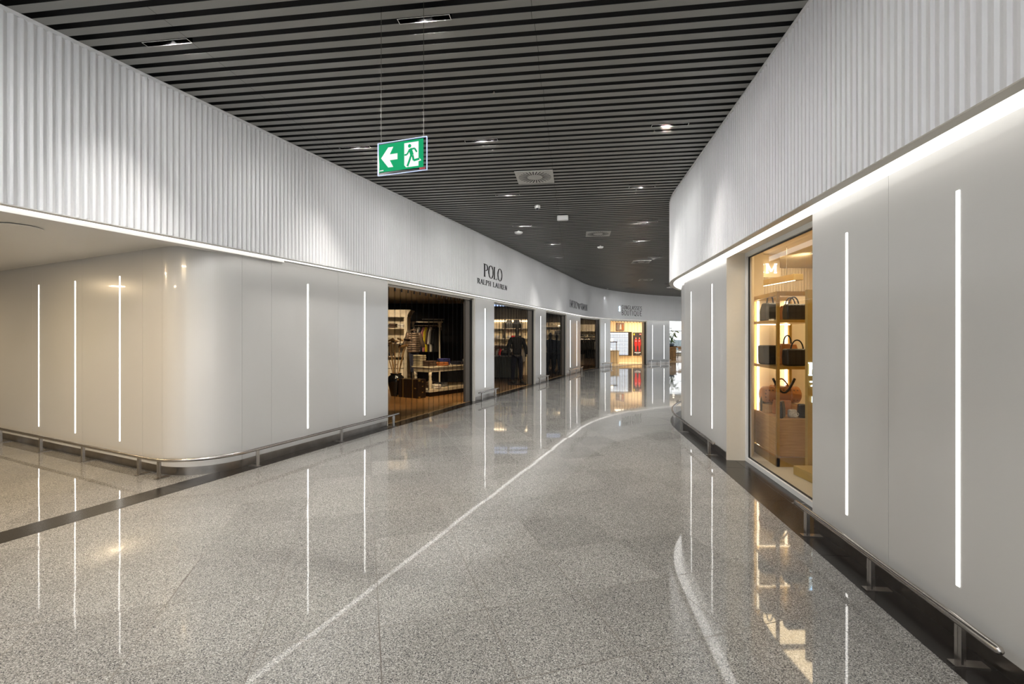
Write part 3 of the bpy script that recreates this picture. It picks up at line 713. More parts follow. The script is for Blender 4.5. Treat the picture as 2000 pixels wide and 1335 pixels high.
mb = MB(); mb.prism([pp(*q) for q in ((.05, .5), (.215, .86), (.33, .86), (.25, .605), (.425, .605), (.425, .395), (.25, .395), (.33, .14), (.215, .14))], -.0135, -.0126); mb.build('arrow', M['signwhite'], t)
mb = MB(); mb.prism([pp(*q) for q in ((.58, .92), (.895, .92), (.895, .06), (.62, .06), (.58, .14))], -.0135, -.0126)
mb.prism([pp(*q) for q in ((.88, .34), (.91, .34), (.955, .24), (.895, .22))], -.0135, -.0126); mb.build('doorway', M['signwhite'], t)
mb = MB(); mb.prism([pp(.70+.036*math.cos(a*PI/8), .80+.066*math.sin(a*PI/8)) for a in range(16)], -.0145, -.0136)
def limb(pts, w):
    for (a, b) in zip(pts[:-1], pts[1:]):
        ax, az = pp(*a); bx, bz = pp(*b); L = math.hypot(bx-ax, bz-az); nx, nz = -(bz-az)/L*w/2, (bx-ax)/L*w/2
        mb.prism([(ax+nx, az+nz), (bx+nx, bz+nz), (bx-nx, bz-nz), (ax-nx, az-nz)], -.0145, -.0136)
limb([(.71, .70), (.755, .46)], .030); limb([(.585, .50), (.645, .51), (.70, .67), (.81, .69), (.86, .55)], .013)
limb([(.735, .47), (.70, .30), (.65, .09)], .017); limb([(.765, .46), (.79, .27), (.92, .30)], .017); limb([(.66, .05), (.70, .0)], .012)
mb.build('running_figure', M['green'], t)
MB().box(W-.062, W-.008, -.0125, -.0105, zB+.006, zB+.02).build('red_sticker', M['red'], t)
mb = MB()
for k in range(3): mb.box(gx0+.008+k*.012, gx0+.016+k*.012, -.0135, -.0126, gz0+.008, gz0+.016)
mb.build('maker_mark', M['signwhite'], t)
for x in (.03, W-.03): MB().tube([(x, 0, zT-.002), (x, 0, ZC+.09)], .002, 6).build('wire', M['steel'], t)

# ------------------------------------------------------------------ shopfronts on the left: frames, shutters, rooms
def v3(p, z=0): return Vector((p[0], p[1], z))
def wallseg(mb, a, b, z0, z1, th=.06):
    a = Vector(a); b = Vector(b); d = (b-a); L = d.length; mt = Matrix.Translation((a.x, a.y, 0)) @ Matrix.Rotation(math.atan2(d.y, d.x), 4, 'Z')
    mb.box(0, L, -th/2, th/2, z0, z1, mt)
def polyflat(pts, z0, z1):
    mb = MB(); n = len(pts); mb.add([(x, y, z0) for x, y in pts]+[(x, y, z1) for x, y in pts], [tuple(reversed(range(n))), tuple(range(n, 2*n))]+[(i, (i+1) % n, (i+1) % n+n, i+n) for i in range(n)]); return mb
def shopfront(i, a, b, tint, prof, stack, pitch=.2, park=.35):
    mb = MB(); band(mb, LP, a, b, .2, .34, 2.60, 2.72)
    band(mb, LP, b-.012, b, .2, .5, 0, 2.60); band(mb, LP, a, a+.012, .2, .5, 0, 2.60)
    band(mb, LP, b-.05, b-.012, .21, .26, 0, 2.60)
    struct(mb.build('door_%d' % i, M['frame']))
    mb = MB(); band(mb, LP, a+.012, b-.09, .30, .50, .002, .008); struct(mb.build('trim_9', M['bamboo' if i < 5 else 'creamw']))
    t = thing('folding_shutter', '', 'shutter', (0, 0, 0), 0, 'folding shutters closing the shopfronts')
    mb = MB(); band(mb, LP, b-.10, b-.0125, .27, .36, .008, 2.56); mb.build('end_post', M['black'], t)
    mb = MB(); band(mb, LP, a+.015, b-.1, .28, .34, 2.565, 2.598); mb.build('top_track', M['frame'], t)
    # pleated sheet
    mb = MB(); s = a+.02; k = 0; vs = []; fs = []; mp_ = MB()
    e = b-.12-park
    while s < e:
        d = .28 if k % 2 else .34; vs += [(*pt(LP, s, d), .015), (*pt(LP, s, d), 2.55)]
        w = random.uniform(.012, .028) if k % 2 else .006
        band(mp_, LP, s-w, s+w, d-.0015, d+.0015, .015, 2.55); s += pitch*(.5 if k % 2 else .5)*random.uniform(.75, 1.25); k += 1
    mb.add(vs, [(2*q, 2*q+2, 2*q+3, 2*q+1) for q in range(k-1)]); mb.build('sheet', tint, t); mp_.build('profiles', prof, t)
    mb = MB(); vs = []; n = 9
    for q in range(n): vs += [(*pt(LP, b-.12-park+park*q/(n-1)*.98, .28 if q % 2 else .35), .015), (*pt(LP, b-.12-park+park*q/(n-1)*.98, .28 if q % 2 else .35), 2.55)]
    mb.add(vs, [(2*q, 2*q+2, 2*q+3, 2*q+1) for q in range(n-1)]); mb.build('parked_folds', stack, t)
    mb = MB()
    q = a+.15
    while q < e: band(MB_ := MB(), LP, q, q+.02, .30, .32, 2.50, 2.564); MB_.build('hanger', M['black'], t); q += pitch
    return t
sm = [mat('parked_shutter_brown', (.10, .08, .06), .4, noise=.1), mat('parked_shutter_cream', (.6, .48, .33), .4, noise=.1)]
SH = ['smoked folding shutter across the first shopfront, in front of the vase', 'smoked folding shutter of the second shopfront with the dark mannequin', 'smoked folding shutter of the narrow third shopfront',
      'smoked folding shutter of the fourth shopfront, beside the sunglasses shop', 'clear folding shutter of the bright sunglasses shop']
for i, (a, b) in enumerate(OPEN[:5]):
    t = shopfront(i+1, a, b, M['shutter5' if i == 4 else 'shutter'], M['shutterp5' if i == 4 else 'shutterp'], sm[1 if i == 4 else 0], .22 if i < 4 else .3, (.24, .32, .26, .2, .16)[i])
    t['label'] = SH[i]
def room(i, pts, wm, fm, cm, H=2.95, front=None):
    n = len(pts)
    struct(polyflat(pts, .003, .006).build('floor', fm))
    struct(polyflat(pts, H, H+.04).build('ceiling', cm))
    mb = MB()
    for k in range(n-1): wallseg(mb, pts[k], pts[k+1], 0, H)
    struct(mb.build('wall_shop', wm))
    mb = MB(); a = pts[-1]; b = pts[0]
    wallseg(mb, (a[0], a[1]), (b[0], b[1]), 2.73, H, .02); struct(mb.build('wall_shop', wm))
def W(s, d=.52): return pt(LP, s, d)
# room polygons run: pier left -> back-left -> back-right -> pier right
R1 = [W(17.8), (-5.3, 10.2), (-5.3, 17.2), (-1.0, 17.2), W(22.0)]
R2 = [W(22.2), (-1.17, 20.5), (1.2, 20.5), W(26.8)]
R3 = [W(27.0), (1.5, 24.6), (3.15, 24.6), W(31.6)]
R4 = [W(31.9), (3.75, 28.5), (5.7, 28.5), W(36.45)]
R5 = [W(36.6), (6.36, 31.6), (9.2, 31.6), W(41.4)]
room(1, R1, M['charcoal'], M['woodf'], M['cream'], 2.85)
room(2, R2, M['brownw'], M['woodf'], M['charcoal'], 2.95)
room(3, R3, M['brownw'], M['woodf'], M['charcoal'], 2.95)
room(4, R4, M['brownw'], M['woodf'], M['charcoal'], 2.95)
room(5, R5, M['creamw'], M['creamw'], M['creamw'], 2.95)
def spot(x, y, z, tx, ty, tz, e, col=(1, .80, .55), size=.08, ang=70, label='small recessed spotlight in a shop ceiling'):
    o = MB().lathe([(.035, 0), (.045, -.004), (.045, -.02), (.0, -.02)], n=16).build('recessed_spotlight', M['plastic']); o.location = (x, y, z)
    tag(o, label, 'light', 'shop ceiling spotlights')
    ll = bpy.data.lights.new('shop_lamp', 'SPOT'); ll.energy = e; ll.color = col; ll.spot_size = rad(ang); ll.spot_blend = .6; ll.shadow_soft_size = size
    lo = bpy.data.objects.new('shop_lamp', ll); C.objects.link(lo); lo.location = (0, 0, -.03); lo.parent = o
    lo.rotation_euler = (Vector((tx-x, ty-y, tz-z))).to_track_quat('-Z', 'Y').to_euler()
spot(-3.6, 12.7, 2.84, -3.9, 14.8, 1.4, 420)
spot(-2.4, 13.2, 2.84, -2.9, 14.4, .9, 330)
spot(-1.9, 11.6, 2.84, -2.1, 13.2, .7, 260)
spot(-2.9, 10.8, 2.84, -3.0, 12.0, 0, 330, (1, .72, .38))
spot(-1.5, 12.0, 2.84, -1.4, 13.0, 0, 200, (1, .72, .38))
o = MB().lathe([(.05, 0), (.05, -.03), (0, -.03)], n=16).build('recessed_spotlight', M['warmled']); o.location = (-1.3, 13.2, 2.70); tag(o, 'glowing round spotlight at the top right of the first shopfront', 'light')
MB().tube([(0, 0, 0), (0, 0, .16)], .008, 8).build('stem', M['black'], o)

# --- goods helpers
def garment(name, label, cat, m, x, y, z, rz, w=.42, h=.72, th=.05, group=None, sleeve=True, hanger=True):
    t = thing(name, label, cat, (x, y, z), rz, group)
    hw = w/2
    poly = [(-.06, 0), (-hw*.75, -.05), (-hw, -.12)]
    poly += [(-hw-.05, -.52), (-hw+.03, -.54), (-hw+.06, -.25)] if sleeve else []
    poly += [(-hw+.06, -h), (hw-.06, -h)]
    poly += [(hw-.06, -.25), (hw-.03, -.54), (hw+.05, -.52)] if sleeve else []
    poly += [(hw, -.12), (hw*.75, -.05), (.06, 0), (0, -.03)]
    MB().prism(poly, -th/2, th/2).build('cloth', m, t, bevel=th*.35)
    if hanger:
        mb = MB(); mb.tube([(-.19, 0, -.06), (0, 0, .02), (.19, 0, -.06)], .006, 6); mb.tube([(0, 0, .02), (0, 0, .06), (.02, 0, .085), (.0, 0, .10), (-.015, 0, .085)], .003, 6)
        mb.build('hanger', M['bamboo'], t)
    return t
def folded(label, m, x, y, z, rz=0, w=.30, d=.24, h=.045, group='folded clothes on the display table', name='folded_sweater', cat='clothing'):
    o = MB().box(-w/2, w/2, -d/2, d/2, 0, h).build(name, m, bevel=h*.45); o.location = (x, y, z); o.rotation_euler = (0, 0, rz); return tag(o, label, cat, group)
def bag(label, m, x, y, z, rz, w, d, h, taper=.9, handle='arc', hm=None, name='handbag', group=None, bev=.02, cat='bag'):
    t = thing(name, label, cat, (x, y, z), rz, group)
    a, b = w/2, d/2; c, e = a*taper, b*taper*.8
    vs = [(-a, -b, 0), (a, -b, 0), (a, b, 0), (-a, b, 0), (-a*1.03, -b, h*.5), (a*1.03, -b, h*.5), (a*1.03, b, h*.5), (-a*1.03, b, h*.5), (-c, -e, h), (c, -e, h), (c, e, h), (-c, e, h)]
    MB().add(vs, [(0, 3, 2, 1), (0, 1, 5, 4), (1, 2, 6, 5), (2, 3, 7, 6), (3, 0, 4, 7), (4, 5, 9, 8), (5, 6, 10, 9), (6, 7, 11, 10), (7, 4, 8, 11), (8, 9, 10, 11)]).build('body', m, t, bevel=bev)
    hm = hm or m
    if handle in ('arc', 'two'):
        for yy in ((-e*.8, e*.8) if handle == 'two' else (0,)):
            mb = MB(); mb.tube([(c*.5*math.cos(PI*k/10), yy, h-.02+.13*math.sin(PI*k/10)) for k in range(11)], .009, 8); mb.build('handle', hm, t, smooth=True)
    if handle == 'flap':
        MB().box(-c*1.02, c*1.02, -e-.012, -e-.002, h*.45, h*.98).build('flap', m, t, bevel=.004); MB().box(-.015, .015, -e-.02, -e-.011, h*.42, h*.5).build('clasp', M['brass'], t)
    return t
# --- first shop
t = thing('bookcase', 'tall ivory bookcase with cornice at the left of the first shop', 'cabinet', (-4.45, 14.75, .006))
BW, BH = 1.18, 2.5
mb = MB(); mb.box(0, .06, 0, .5, 0, BH-.25); mb.box(BW-.09, BW, 0, .5, 0, BH-.25); mb.box(.06, BW-.09, .46, .5, 0, BH-.25); mb.box(.06, BW-.09, .0, .46, .0, .10); mb.box(.06, BW-.09, .3, .46, .84, .86); mb.build('carcass', M['cabw'], t)
mb = MB(); mb.box(-.02, BW+.02, -.02, .52, BH-.25, BH-.17)
for k in range(4): mb.box(-.04-.03*k, BW+.04+.03*k, -.04-.03*k, .52, BH-.17+.035*k, BH-.135+.035*k)
mb.build('cornice', M['cabw'], t)
for z in (1.0, 1.42, 1.88): MB().box(.06, BW-.09, .01, .46, z, z+.035).build('shelf', M['cabw'], t, bevel=.005)
for r_ in range(3):
    d = MB().box(.075, BW-.105, -.015, .3, .12+r_*.27, .37+r_*.27).build('drawer', M['cabw'], t, bevel=.008)
    for hx in (.3, .85): MB().tube([(hx-.05, -.02, .25+r_*.27), (hx-.04, -.045, .245+r_*.27), (hx+.04, -.045, .245+r_*.27), (hx+.05, -.02, .25+r_*.27)], .007, 8).build('handle', M['black'], d)
for k, (m, xx, l) in enumerate(((M['whitec'], -3.98, 'white folded shirt low in the stack on the upper bookcase shelf'), (M['whitec'], -3.98, 'white folded shirt on top of the stack, upper bookcase shelf'), (M['brown'], -3.74, 'dark folded knit, lower of two in the bookcase'), (M['brown'], -3.74, 'dark folded knit, upper of two in the bookcase'),
        (M['whitec'], -3.48, 'white folded shirt at the right end of the upper bookcase shelf'), (M['whitec'], -3.48, 'white folded shirt above it at the right end of the bookcase shelf'))):
    folded(l, m, xx, 14.92, 1.921+(k % 2)*.07, 0, .22, .24, .068, 'folded clothes in the bookcase', 'folded_shirt')
folded('dark folded jumper on the waist-high bookcase shelf', M['blackc'], -3.85, 14.95, 1.041, 0, .3, .25, .1, 'folded clothes in the bookcase')
o = MB().lathe([(.17, 0), (.18, .02), (.10, .05), (.09, .1), (.0, .1)], n=24).build('straw_hat', M['creamc'], smooth=True); o.location = (-3.9, 14.93, 1.461); tag(o, 'pale straw hat on the middle bookcase shelf', 'hat')
# vase with mallets
t = thing('floor_vase', 'large glossy black vase holding wooden mallets in the first shop', 'vase', (-3.21, 13.1, .006))
MB().lathe([(.13, 0), (.14, .02), (.17, .15), (.22, .38), (.225, .46), (.20, .54), (.14, .585), (.155, .61), (.165, .625), (.14, .625), (.12, .58), (.15, .5), (.0, .4)], n=36).build('body', M['vase'], t, smooth=True)
for k in range(11):
    a = 2*PI*k/11+.2; rr = .05+.05*(k % 3)/2; tx = -3.21+math.cos(a)*(.20+.16*random.random()); ty = 13.1+math.sin(a)*.2; zt = 1.35+.22*random.random()
    bx, by = -3.21+math.cos(a)*.05, 13.1+math.sin(a)*.05
    t = thing('polo_mallet', 'long bamboo mallet standing in the black vase', 'mallet', (bx, by, .5), 0, 'mallets in the black vase')
    MB().tube([(0, 0, 0), (tx-bx, ty-by, zt-.5)], .012, 8).build('shaft', M['bamboo'], t)
    hd_ = Vector((tx-bx, ty-by, zt-.5)); c_ = random.uniform(0, PI); q = Vector((math.cos(c_), math.sin(c_)*.6, random.uniform(-.5, .3))).normalized()*.10
    MB().tube([hd_-q, hd_+q], .028, 10).build('head', M['bamboo' if k % 3 else 'dwood'], t)
# trunk
t = thing('steamer_trunk', 'dark leather steamer trunk with brass corners on the shop floor', 'trunk', (-3.09, 12.84, .006), rad(-30))
TL, TD, TH = .74, .28, .50
MB().box(0, TL, 0, TD, 0, TH).build('body', M['dwood'], t, bevel=.012)
for x in (.18, .52): MB().box(x-.012, x+.012, -.006, TD+.006, -.0+.004, TH+.006).build('strap', M['brass'], t)
for x in (0, TL):
    for z in (.01, TH-.05): MB().box(x-.02, x+.02, -.008, .03, z, z+.045).build('corner_fitting', M['brass'], t)
for z in (.14, .3, .42): MB().box(TL-.002, TL+.008, .12, .17, z, z+.03).build('latch', M['brass'], t)
MB().box(TL-.16, TL-.10, -.01, 0, .25, .28).build('latch', M['brass'], t)
# display table
ta = math.atan2(14.13-12.85, -1.33+2.24); tl_ = 2.3
t = thing('display_table', 'long ivory table with turned legs stacked with folded clothes', 'table', (-2.22, 12.85, .006), ta)
DPT = .75
MB().box(0, tl_, 0, DPT, .775, .815).build('tabletop', M['cabw'], t, bevel=.01)
MB().box(.05, tl_-.05, .05, DPT-.05, .66, .774).build('apron', M['cabw'], t)
for x in (.09, tl_-.09):
    for y in (.09, DPT-.09):
        o = MB().lathe([(.045, .20), (.03, .24), (.05, .30), (.055, .40), (.035, .47), (.045, .5), (.03, .53), (.045, .56), (.045, .66)], x, y, 16).build('leg', M['cabw'], t, smooth=True)
MB().box(-.02, tl_, -.02, DPT+.02, .12, .20).build('lower_shelf', M['cabw'], t, bevel=.006)
MB().box(.02, tl_-.04, .02, DPT-.02, 0, .12).build('plinth', M['dwood'], t)
Tm = Matrix.Translation((-2.22, 12.85, .006)) @ Matrix.Rotation(ta, 4, 'Z')
def on_table(m, u, v, z, l, **k):
    p = Tm @ Vector((u, v, z)); return folded(l, m, p.x, p.y, p.z, ta+PI/2, **k)
cols = [('creamc', 'cream cable knit', 6, .16, .58, .05), ('brown', 'brown knit', 3, .22, .25, .05), ('blackc', 'black jumper', 3, .55, .4, .045), ('orange', 'orange and brown knit', 2, .62, .14, .05), ('blue', 'royal blue knit', 4, .98, .42, .045), ('navy', 'navy knit', 2, 1.3, .2, .05), ('grey', 'grey shirt', 2, 1.62, .4, .04), ('whitec', 'white shirt', 3, 2.0, .35, .045)]
for m, nm, n, u, v, hh in cols:
    for k in range(n): on_table(M[m], u+random.uniform(-.012, .012), v, .8155+k*(hh+.001), '%s folded at level %s of its stack on the table' % (nm, ('one', 'two', 'three', 'four', 'five', 'six')[k]), h=hh)
for m, nm, n, u, v in (('brown', 'dark brown knit', 3, .35, .4), ('whitec', 'white knit', 2, .3, .12), ('grey', 'grey knit', 2, .85, .4)):
    for k in range(n): on_table(M[m], u, v, .201+k*.056, '%s %s on the lower table shelf' % (nm, ('at the bottom', 'second up', 'on top')[k]), h=.055, group='folded clothes on the lower shelf')
# garment rack
t = thing('garment_rack', 'ivory garment rack with turned posts behind the display table', 'rack', (-3.25, 15.5, .006))
RLn = .88
for x in (0, RLn): MB().lathe([(.05, 0), (.03, .05), (.03, 1.0), (.03, 1.93), (.055, 1.97), (.04, 2.03), (.06, 2.08), (.06, 2.10)], x, 0, 14).build('post', M['cabw'], t, smooth=True)
MB().box(-.1, RLn+.1, -.03, .03, 2.10, 2.14).build('top_bar', M['cabw'], t); MB().tube([(0, 0, 2.0), (RLn, 0, 2.0)], .014, 10).build('hanging_rail', M['steel'], t); MB().box(-.05, RLn+.05, -.25, .25, .0, .04).build('base', M['cabw'], t)
for k, (m, l) in enumerate((('navy', 'navy'), ('grey', 'grey'), ('whitec', 'white'), ('navy', 'dark navy'), ('pink', 'pink'), ('yellow', 'yellow'), ('brown', 'brown'), ('whitec', 'off-white'), ('blackc', 'black'), ('blackc', 'deep black'))):
    garment('hanging_shirt', l+' shirt on the ivory garment rack', 'clothing', M[m], -3.14+k*.078, 15.5, 1.93, PI/2-.55, .4, .78, .04, 'shirts on the ivory rack')
# puffer jacket
t = thing('puffer_jacket', 'shiny bronze quilted jacket hanging beside the ivory bookcase', 'jacket', (-3.0, 14.45, 1.84), .35)
mb = MB()
for k in range(9):
    z = -.08-.066*k; w_ = (.17, .21, .215, .21, .20, .205, .21, .205, .19)[k]; ring = [(w_*math.cos(a*PI/10), .10*math.sin(a*PI/10)) for a in range(20)]
    o_ = len(mb.v)
    for rr, zz in ((.93, z), (1.0+.03*math.sin(k*2.1), z-.02), (1.01, z-.045), (.93, z-.065)): mb.v += [(x*rr, y*rr, zz) for x, y in ring]
    for q in range(3):
        for a in range(20): mb.f.append((o_+q*20+a, o_+q*20+(a+1) % 20, o_+q*20+20+(a+1) % 20, o_+q*20+20+a))
    mb.f.append(tuple(range(o_, o_+20))); mb.f.append(tuple(range(o_+60, o_+80)))
mb.build('body', M['puffer'], t, smooth=True)
for sx in (-1, 1):
    MB().tube([(sx*(.16+.02*k), -.01, -.07-.065*k) for k in range(8)], .05, 12, rr=[.045, .07, .058, .07, .058, .07, .055, .05]).build('sleeve', M['puffer'], t, smooth=True)
MB().tube([(-.07, 0, -.06), (-.08, -.04, .0), (0, -.07, .01), (.08, -.04, .0), (.07, 0, -.06)], .03, 10).build('collar', M['puffer'], t, smooth=True)
MB().tube([(-.02, 0, -.02), (0, 0, .08), (.02, 0, .10), (.04, 0, .08)], .004, 6).build('hanger', M['steel'], t)
garment('hanging_trousers', 'dark trousers hanging below the bronze jacket', 'clothing', M['navy'], -3.0, 14.45, 1.26, .35, .3, .7, .06, None, False, False)
mb = MB(); t = thing('valet_stand', 'dark slim stand holding the bronze jacket', 'stand', (-3.0, 14.52, .006), .35)
MB().tube([(0, .03, 0), (0, .03, 1.93)], .013, 8).build('pole', M['steel'], t); MB().lathe([(.16, 0), (.16, .015), (.02, .03), (.0, .03)], 0, .03, 20).build('base', M['steel'], t)
t = thing('wall_sconce', 'faint grey picture rail bracket on the dark back wall', 'bracket', (-2.9, 17.13, 2.28)); MB().tube([(-.35, 0, 0), (.45, 0, 0)], .012, 8).build('bar', M['frame'], t); MB().tube([(.35, 0, 0), (.35, 0, -.4)], .008, 8).build('drop', M['frame'], t)

# --- mannequins
def skin(name, verts, edges, m, parent, sub=2):
    me = bpy.data.meshes.new(name); me.from_pydata([v[:3] for v in verts], edges, []); o = bpy.data.objects.new(name, me); C.objects.link(o); me.materials.append(m); o.parent = parent
    md = o.modifiers.new('skin', 'SKIN'); md.use_smooth_shade = True
    for i, v in enumerate(verts):
        sv = me.skin_vertices[0].data[i]; r = v[3]; sv.radius = r if isinstance(r, tuple) else (r, r); sv.use_root = i == 0
    s = o.modifiers.new('sub', 'SUBSURF'); s.levels = s.render_levels = sub
    return o
def mannequin(label, x, y, z, rz, jm, tm, h=1.86):
    t = thing('mannequin', label, 'mannequin', (x, y, z), rz)
    k = h/1.86
    V_ = [(0, 0, .98, .10), (0, 0, 1.20, .10), (0, -.01, 1.42, .085), (0, 0, 1.53, .055), (0, -.01, 1.60, .055), (0, -.015, 1.68, (.075, .085)), (0, -.01, 1.77, (.078, .092)), (0, 0, 1.84, .05),
          (-.19, 0, 1.46, .06), (-.27, .01, 1.20, .045), (-.29, -.03, .97, .032), (-.29, -.05, .86, (.02, .04)), (.19, 0, 1.46, .06), (.27, .01, 1.20, .045), (.29, -.03, .97, .032), (.29, -.05, .86, (.02, .04)),
          (-.10, 0, .88, .09), (-.12, 0, .50, .06), (-.14, .02, .10, .04), (-.15, -.08, .04, .035), (-.155, -.15, .03, .028), (.10, 0, .88, .09), (.12, -.01, .50, .06), (.14, .02, .10, .04), (.15, -.08, .04, .035), (.155, -.15, .03, .028)]
    V_ = [(a*k, b*k, c*k, (d if isinstance(d, tuple) else (d, d*.8) if c > .9 and abs(a) < .05 and c < 1.5 else d)) for a, b, c, d in V_]
    E_ = [(0, 1), (1, 2), (2, 3), (3, 4), (4, 5), (5, 6), (6, 7), (2, 8), (8, 9), (9, 10), (10, 11), (2, 12), (12, 13), (13, 14), (14, 15), (0, 16), (16, 17), (17, 18), (18, 19), (19, 20), (0, 21), (21, 22), (22, 23), (23, 24), (24, 25)]
    skin('body', V_, E_, M['skin'], t)
    J = [(0, 0, .90, (.19, .14)), (0, 0, 1.08, (.17, .13)), (0, 0, 1.26, (.19, .14)), (0, 0, 1.43, (.16, .12)), (0, 0, 1.53, (.08, .075)), (-.2, 0, 1.44, .085), (-.29, .01, 1.20, .068), (-.31, -.03, .93, .05), (.2, 0, 1.44, .085), (.29, .01, 1.20, .068), (.31, -.03, .93, .05)]
    skin('jacket', [(a*k, b*k, c*k, d) for a, b, c, d in J], [(0, 1), (1, 2), (2, 3), (3, 4), (3, 5), (5, 6), (6, 7), (3, 8), (8, 9), (9, 10)], jm, t)
    Tt = [(0, 0, .98, (.15, .115)), (-.10, 0, .84, (.1, .105)), (-.125, 0, .5, .078), (-.145, .015, .10, .06), (.10, 0, .84, (.1, .105)), (.125, -.01, .5, .078), (.145, .015, .10, .06)]
    skin('trousers', [(a*k, b*k, c*k, d) for a, b, c, d in Tt], [(0, 1), (1, 2), (2, 3), (0, 4), (4, 5), (5, 6)], tm, t)
    for sx in (-1, 1):
        MB().box(sx*.15*k-.045, sx*.15*k+.045, -.2, .07, .0, .06).build('shoe', M['blackl'], t, bevel=.025)
    return t
t = thing('low_plinth', 'low dark plinth under the mannequin of the second shop', 'plinth', (.17, 16.35, .006)); MB().box(-.32, .32, -.3, .3, 0, .05).build('block', M['dwood'], t, bevel=.005)
mannequin('headed mannequin in dark jacket and trousers behind the second shutter', .17, 16.32, .057, .25, M['blackc'], M['navy'], 1.93)
# second shop goods
t = thing('shop_counter', 'pale sage sales counter at the left of the second shop', 'counter', (-.70, 18.55, .006), 0)
MB().box(-.1, .95, 0, .6, .05, .86).build('body', M['counter'], t); MB().box(-.12, .97, -.02, .62, .86, .90).build('countertop', M['cream'], t, bevel=.004); MB().box(-.08, .93, .04, .56, 0, .05).build('plinth', M['dwood'], t)
bag('black leather holdall resting on the sage counter', M['blackl'], -.22, 18.8, .907, .2, .42, .22, .22, .8, 'two', name='holdall')
t = thing('shelving_unit', 'lit cream wall shelving with hanging clothes in the second shop', 'shelving', (-1.02, 20.0, .006))
MB().box(0, 2.1, .40, .44, 0, 2.4).build('back_panel', M['creamw'], t)
for z in (1.28, 1.55, 1.98): MB().box(.02, 2.08, .06, .40, z, z+.03).build('shelf', M['cabw'], t)
for x in (0, .7, 1.4, 2.08): MB().box(x, x+.03, .04, .40, 0, 2.4).build('upright', M['dwood'], t)
MB().tube([(0.03, .2, 1.2), (2.08, .2, 1.2)], .012, 8).build('hanging_rail', M['steel'], t)
MB().box(.04, 2.06, .36, .38, 2.30, 2.34).build('light_strip', M['warmled'], t)
for k in range(13):
    m, nm = (('redc', 'red'), ('whitec', 'white'), ('brown', 'brown'), ('grey', 'grey'), ('redc', 'dark red'), ('whitec', 'pale'), ('navy', 'navy'))[k % 7]
    garment('hanging_shirt', nm+' top hanging on the wall rail of the second shop', 'clothing', M[m], -.93+k*.115, 20.17, 1.12, PI/2-.5, .38, .55, .045, 'tops on the second shop rail')
for k, (xx, m, nm) in enumerate(((-.85, 'teal', 'teal cap'), (-.12, 'whitec', 'white trainer box'), (.05, 'redc', 'red folded polo'), (.3, 'blackl', 'black cap'), (-.6, 'whitec', 'white folded polo'))):
    folded(nm+' on the shelf of the second shop', M[m], xx, 20.2, 1.587, 0, .2, .2, .12, 'goods on the second shop shelf', 'folded_polo')
bag('black backpack left on the top shelf of the second shop', M['blackl'], -.12, 20.2, 2.02, .1, .3, .2, .34, .7, 'arc', name='backpack')
bag('black backpack right on the top shelf of the second shop', M['blackl'], .2, 20.2, 2.02, -.2, .3, .2, .36, .7, 'arc', name='backpack')
for k, (x0, x1) in enumerate(((-.95, -.2), (-.1, .75))):
    for q in range(2):
        t = thing('ceiling_light', '%s of the cool blue ceiling light strips in the second shop' % (('front left', 'front right'), ('rear left', 'rear right'))[q][k], 'light', (x0, 18.6+q*.7, 2.94)); MB().box(0, x1-x0, 0, .22, -.03, 0).build('panel', M['blueglow'], t)
spot(.1, 18.4, 2.94, -.1, 20.4, 1.2, 200); spot(-.1, 14.9, 2.94, -.1, 16.4, .4, 120); spot(.6, 17.0, 2.94, .6, 20.4, 1.6, 200)
# third shop goods
mannequin('mannequin in a dark suit at the left of the third shop', 1.72, 21.2, .006, .3, M['navy'], M['blackc'], 1.86)
mannequin('headless-looking mannequin in black coat near the middle of the third shop', 2.06, 21.9, .006, .3, M['blackc'], M['blackc'], 1.80)
t = thing('shelving_unit', 'lit wall shelving with dark clothes in the third shop', 'shelving', (1.65, 24.1, .006))
MB().box(0, 1.4, .38, .42, 0, 2.4).build('back_panel', M['creamw'], t)
for z in (1.45, 1.75, 2.15): MB().box(.02, 1.38, .06, .38, z, z+.03).build('shelf', M['cabw'], t)
MB().box(.7, 1.3, .03, .06, 2.2, 2.24).build('light_strip', M['warmled'], t); MB().tube([(.02, .2, 1.40), (1.38, .2, 1.40)], .012, 8).build('hanging_rail', M['steel'], t)
for k in range(9): garment('hanging_coat', 'black coat hanging in the third shop', 'clothing', M['blackc'], 1.95+k*.115, 24.27, 1.32, PI/2-.5, .42, .95 if k > 4 else .8, .06, 'black coats in the third shop')
bag('yellow and black bag on the upper shelf of the third shop', M['yellow'], 2.62, 24.3, 1.79, 0, .1, .1, .25, .9, 'arc')
bag('black bag on the upper shelf of the third shop', M['blackl'], 2.35, 24.3, 1.79, 0, .3, .15, .2, .9, 'arc')
for k, q in enumerate((0, .25)):
    t = thing('ceiling_light', ('front', 'rear')[k]+' cool blue ceiling light strip in the third shop', 'light', (1.45, 21.8+q*2, 2.94)); MB().box(0, 1.1, 0, .2, -.03, 0).build('panel', M['blueglow'], t)
spot(2.2, 22.4, 2.94, 2.3, 24.5, 1.3, 200); spot(2.0, 19.6, 2.94, 1.9, 20.4, .2, 60)
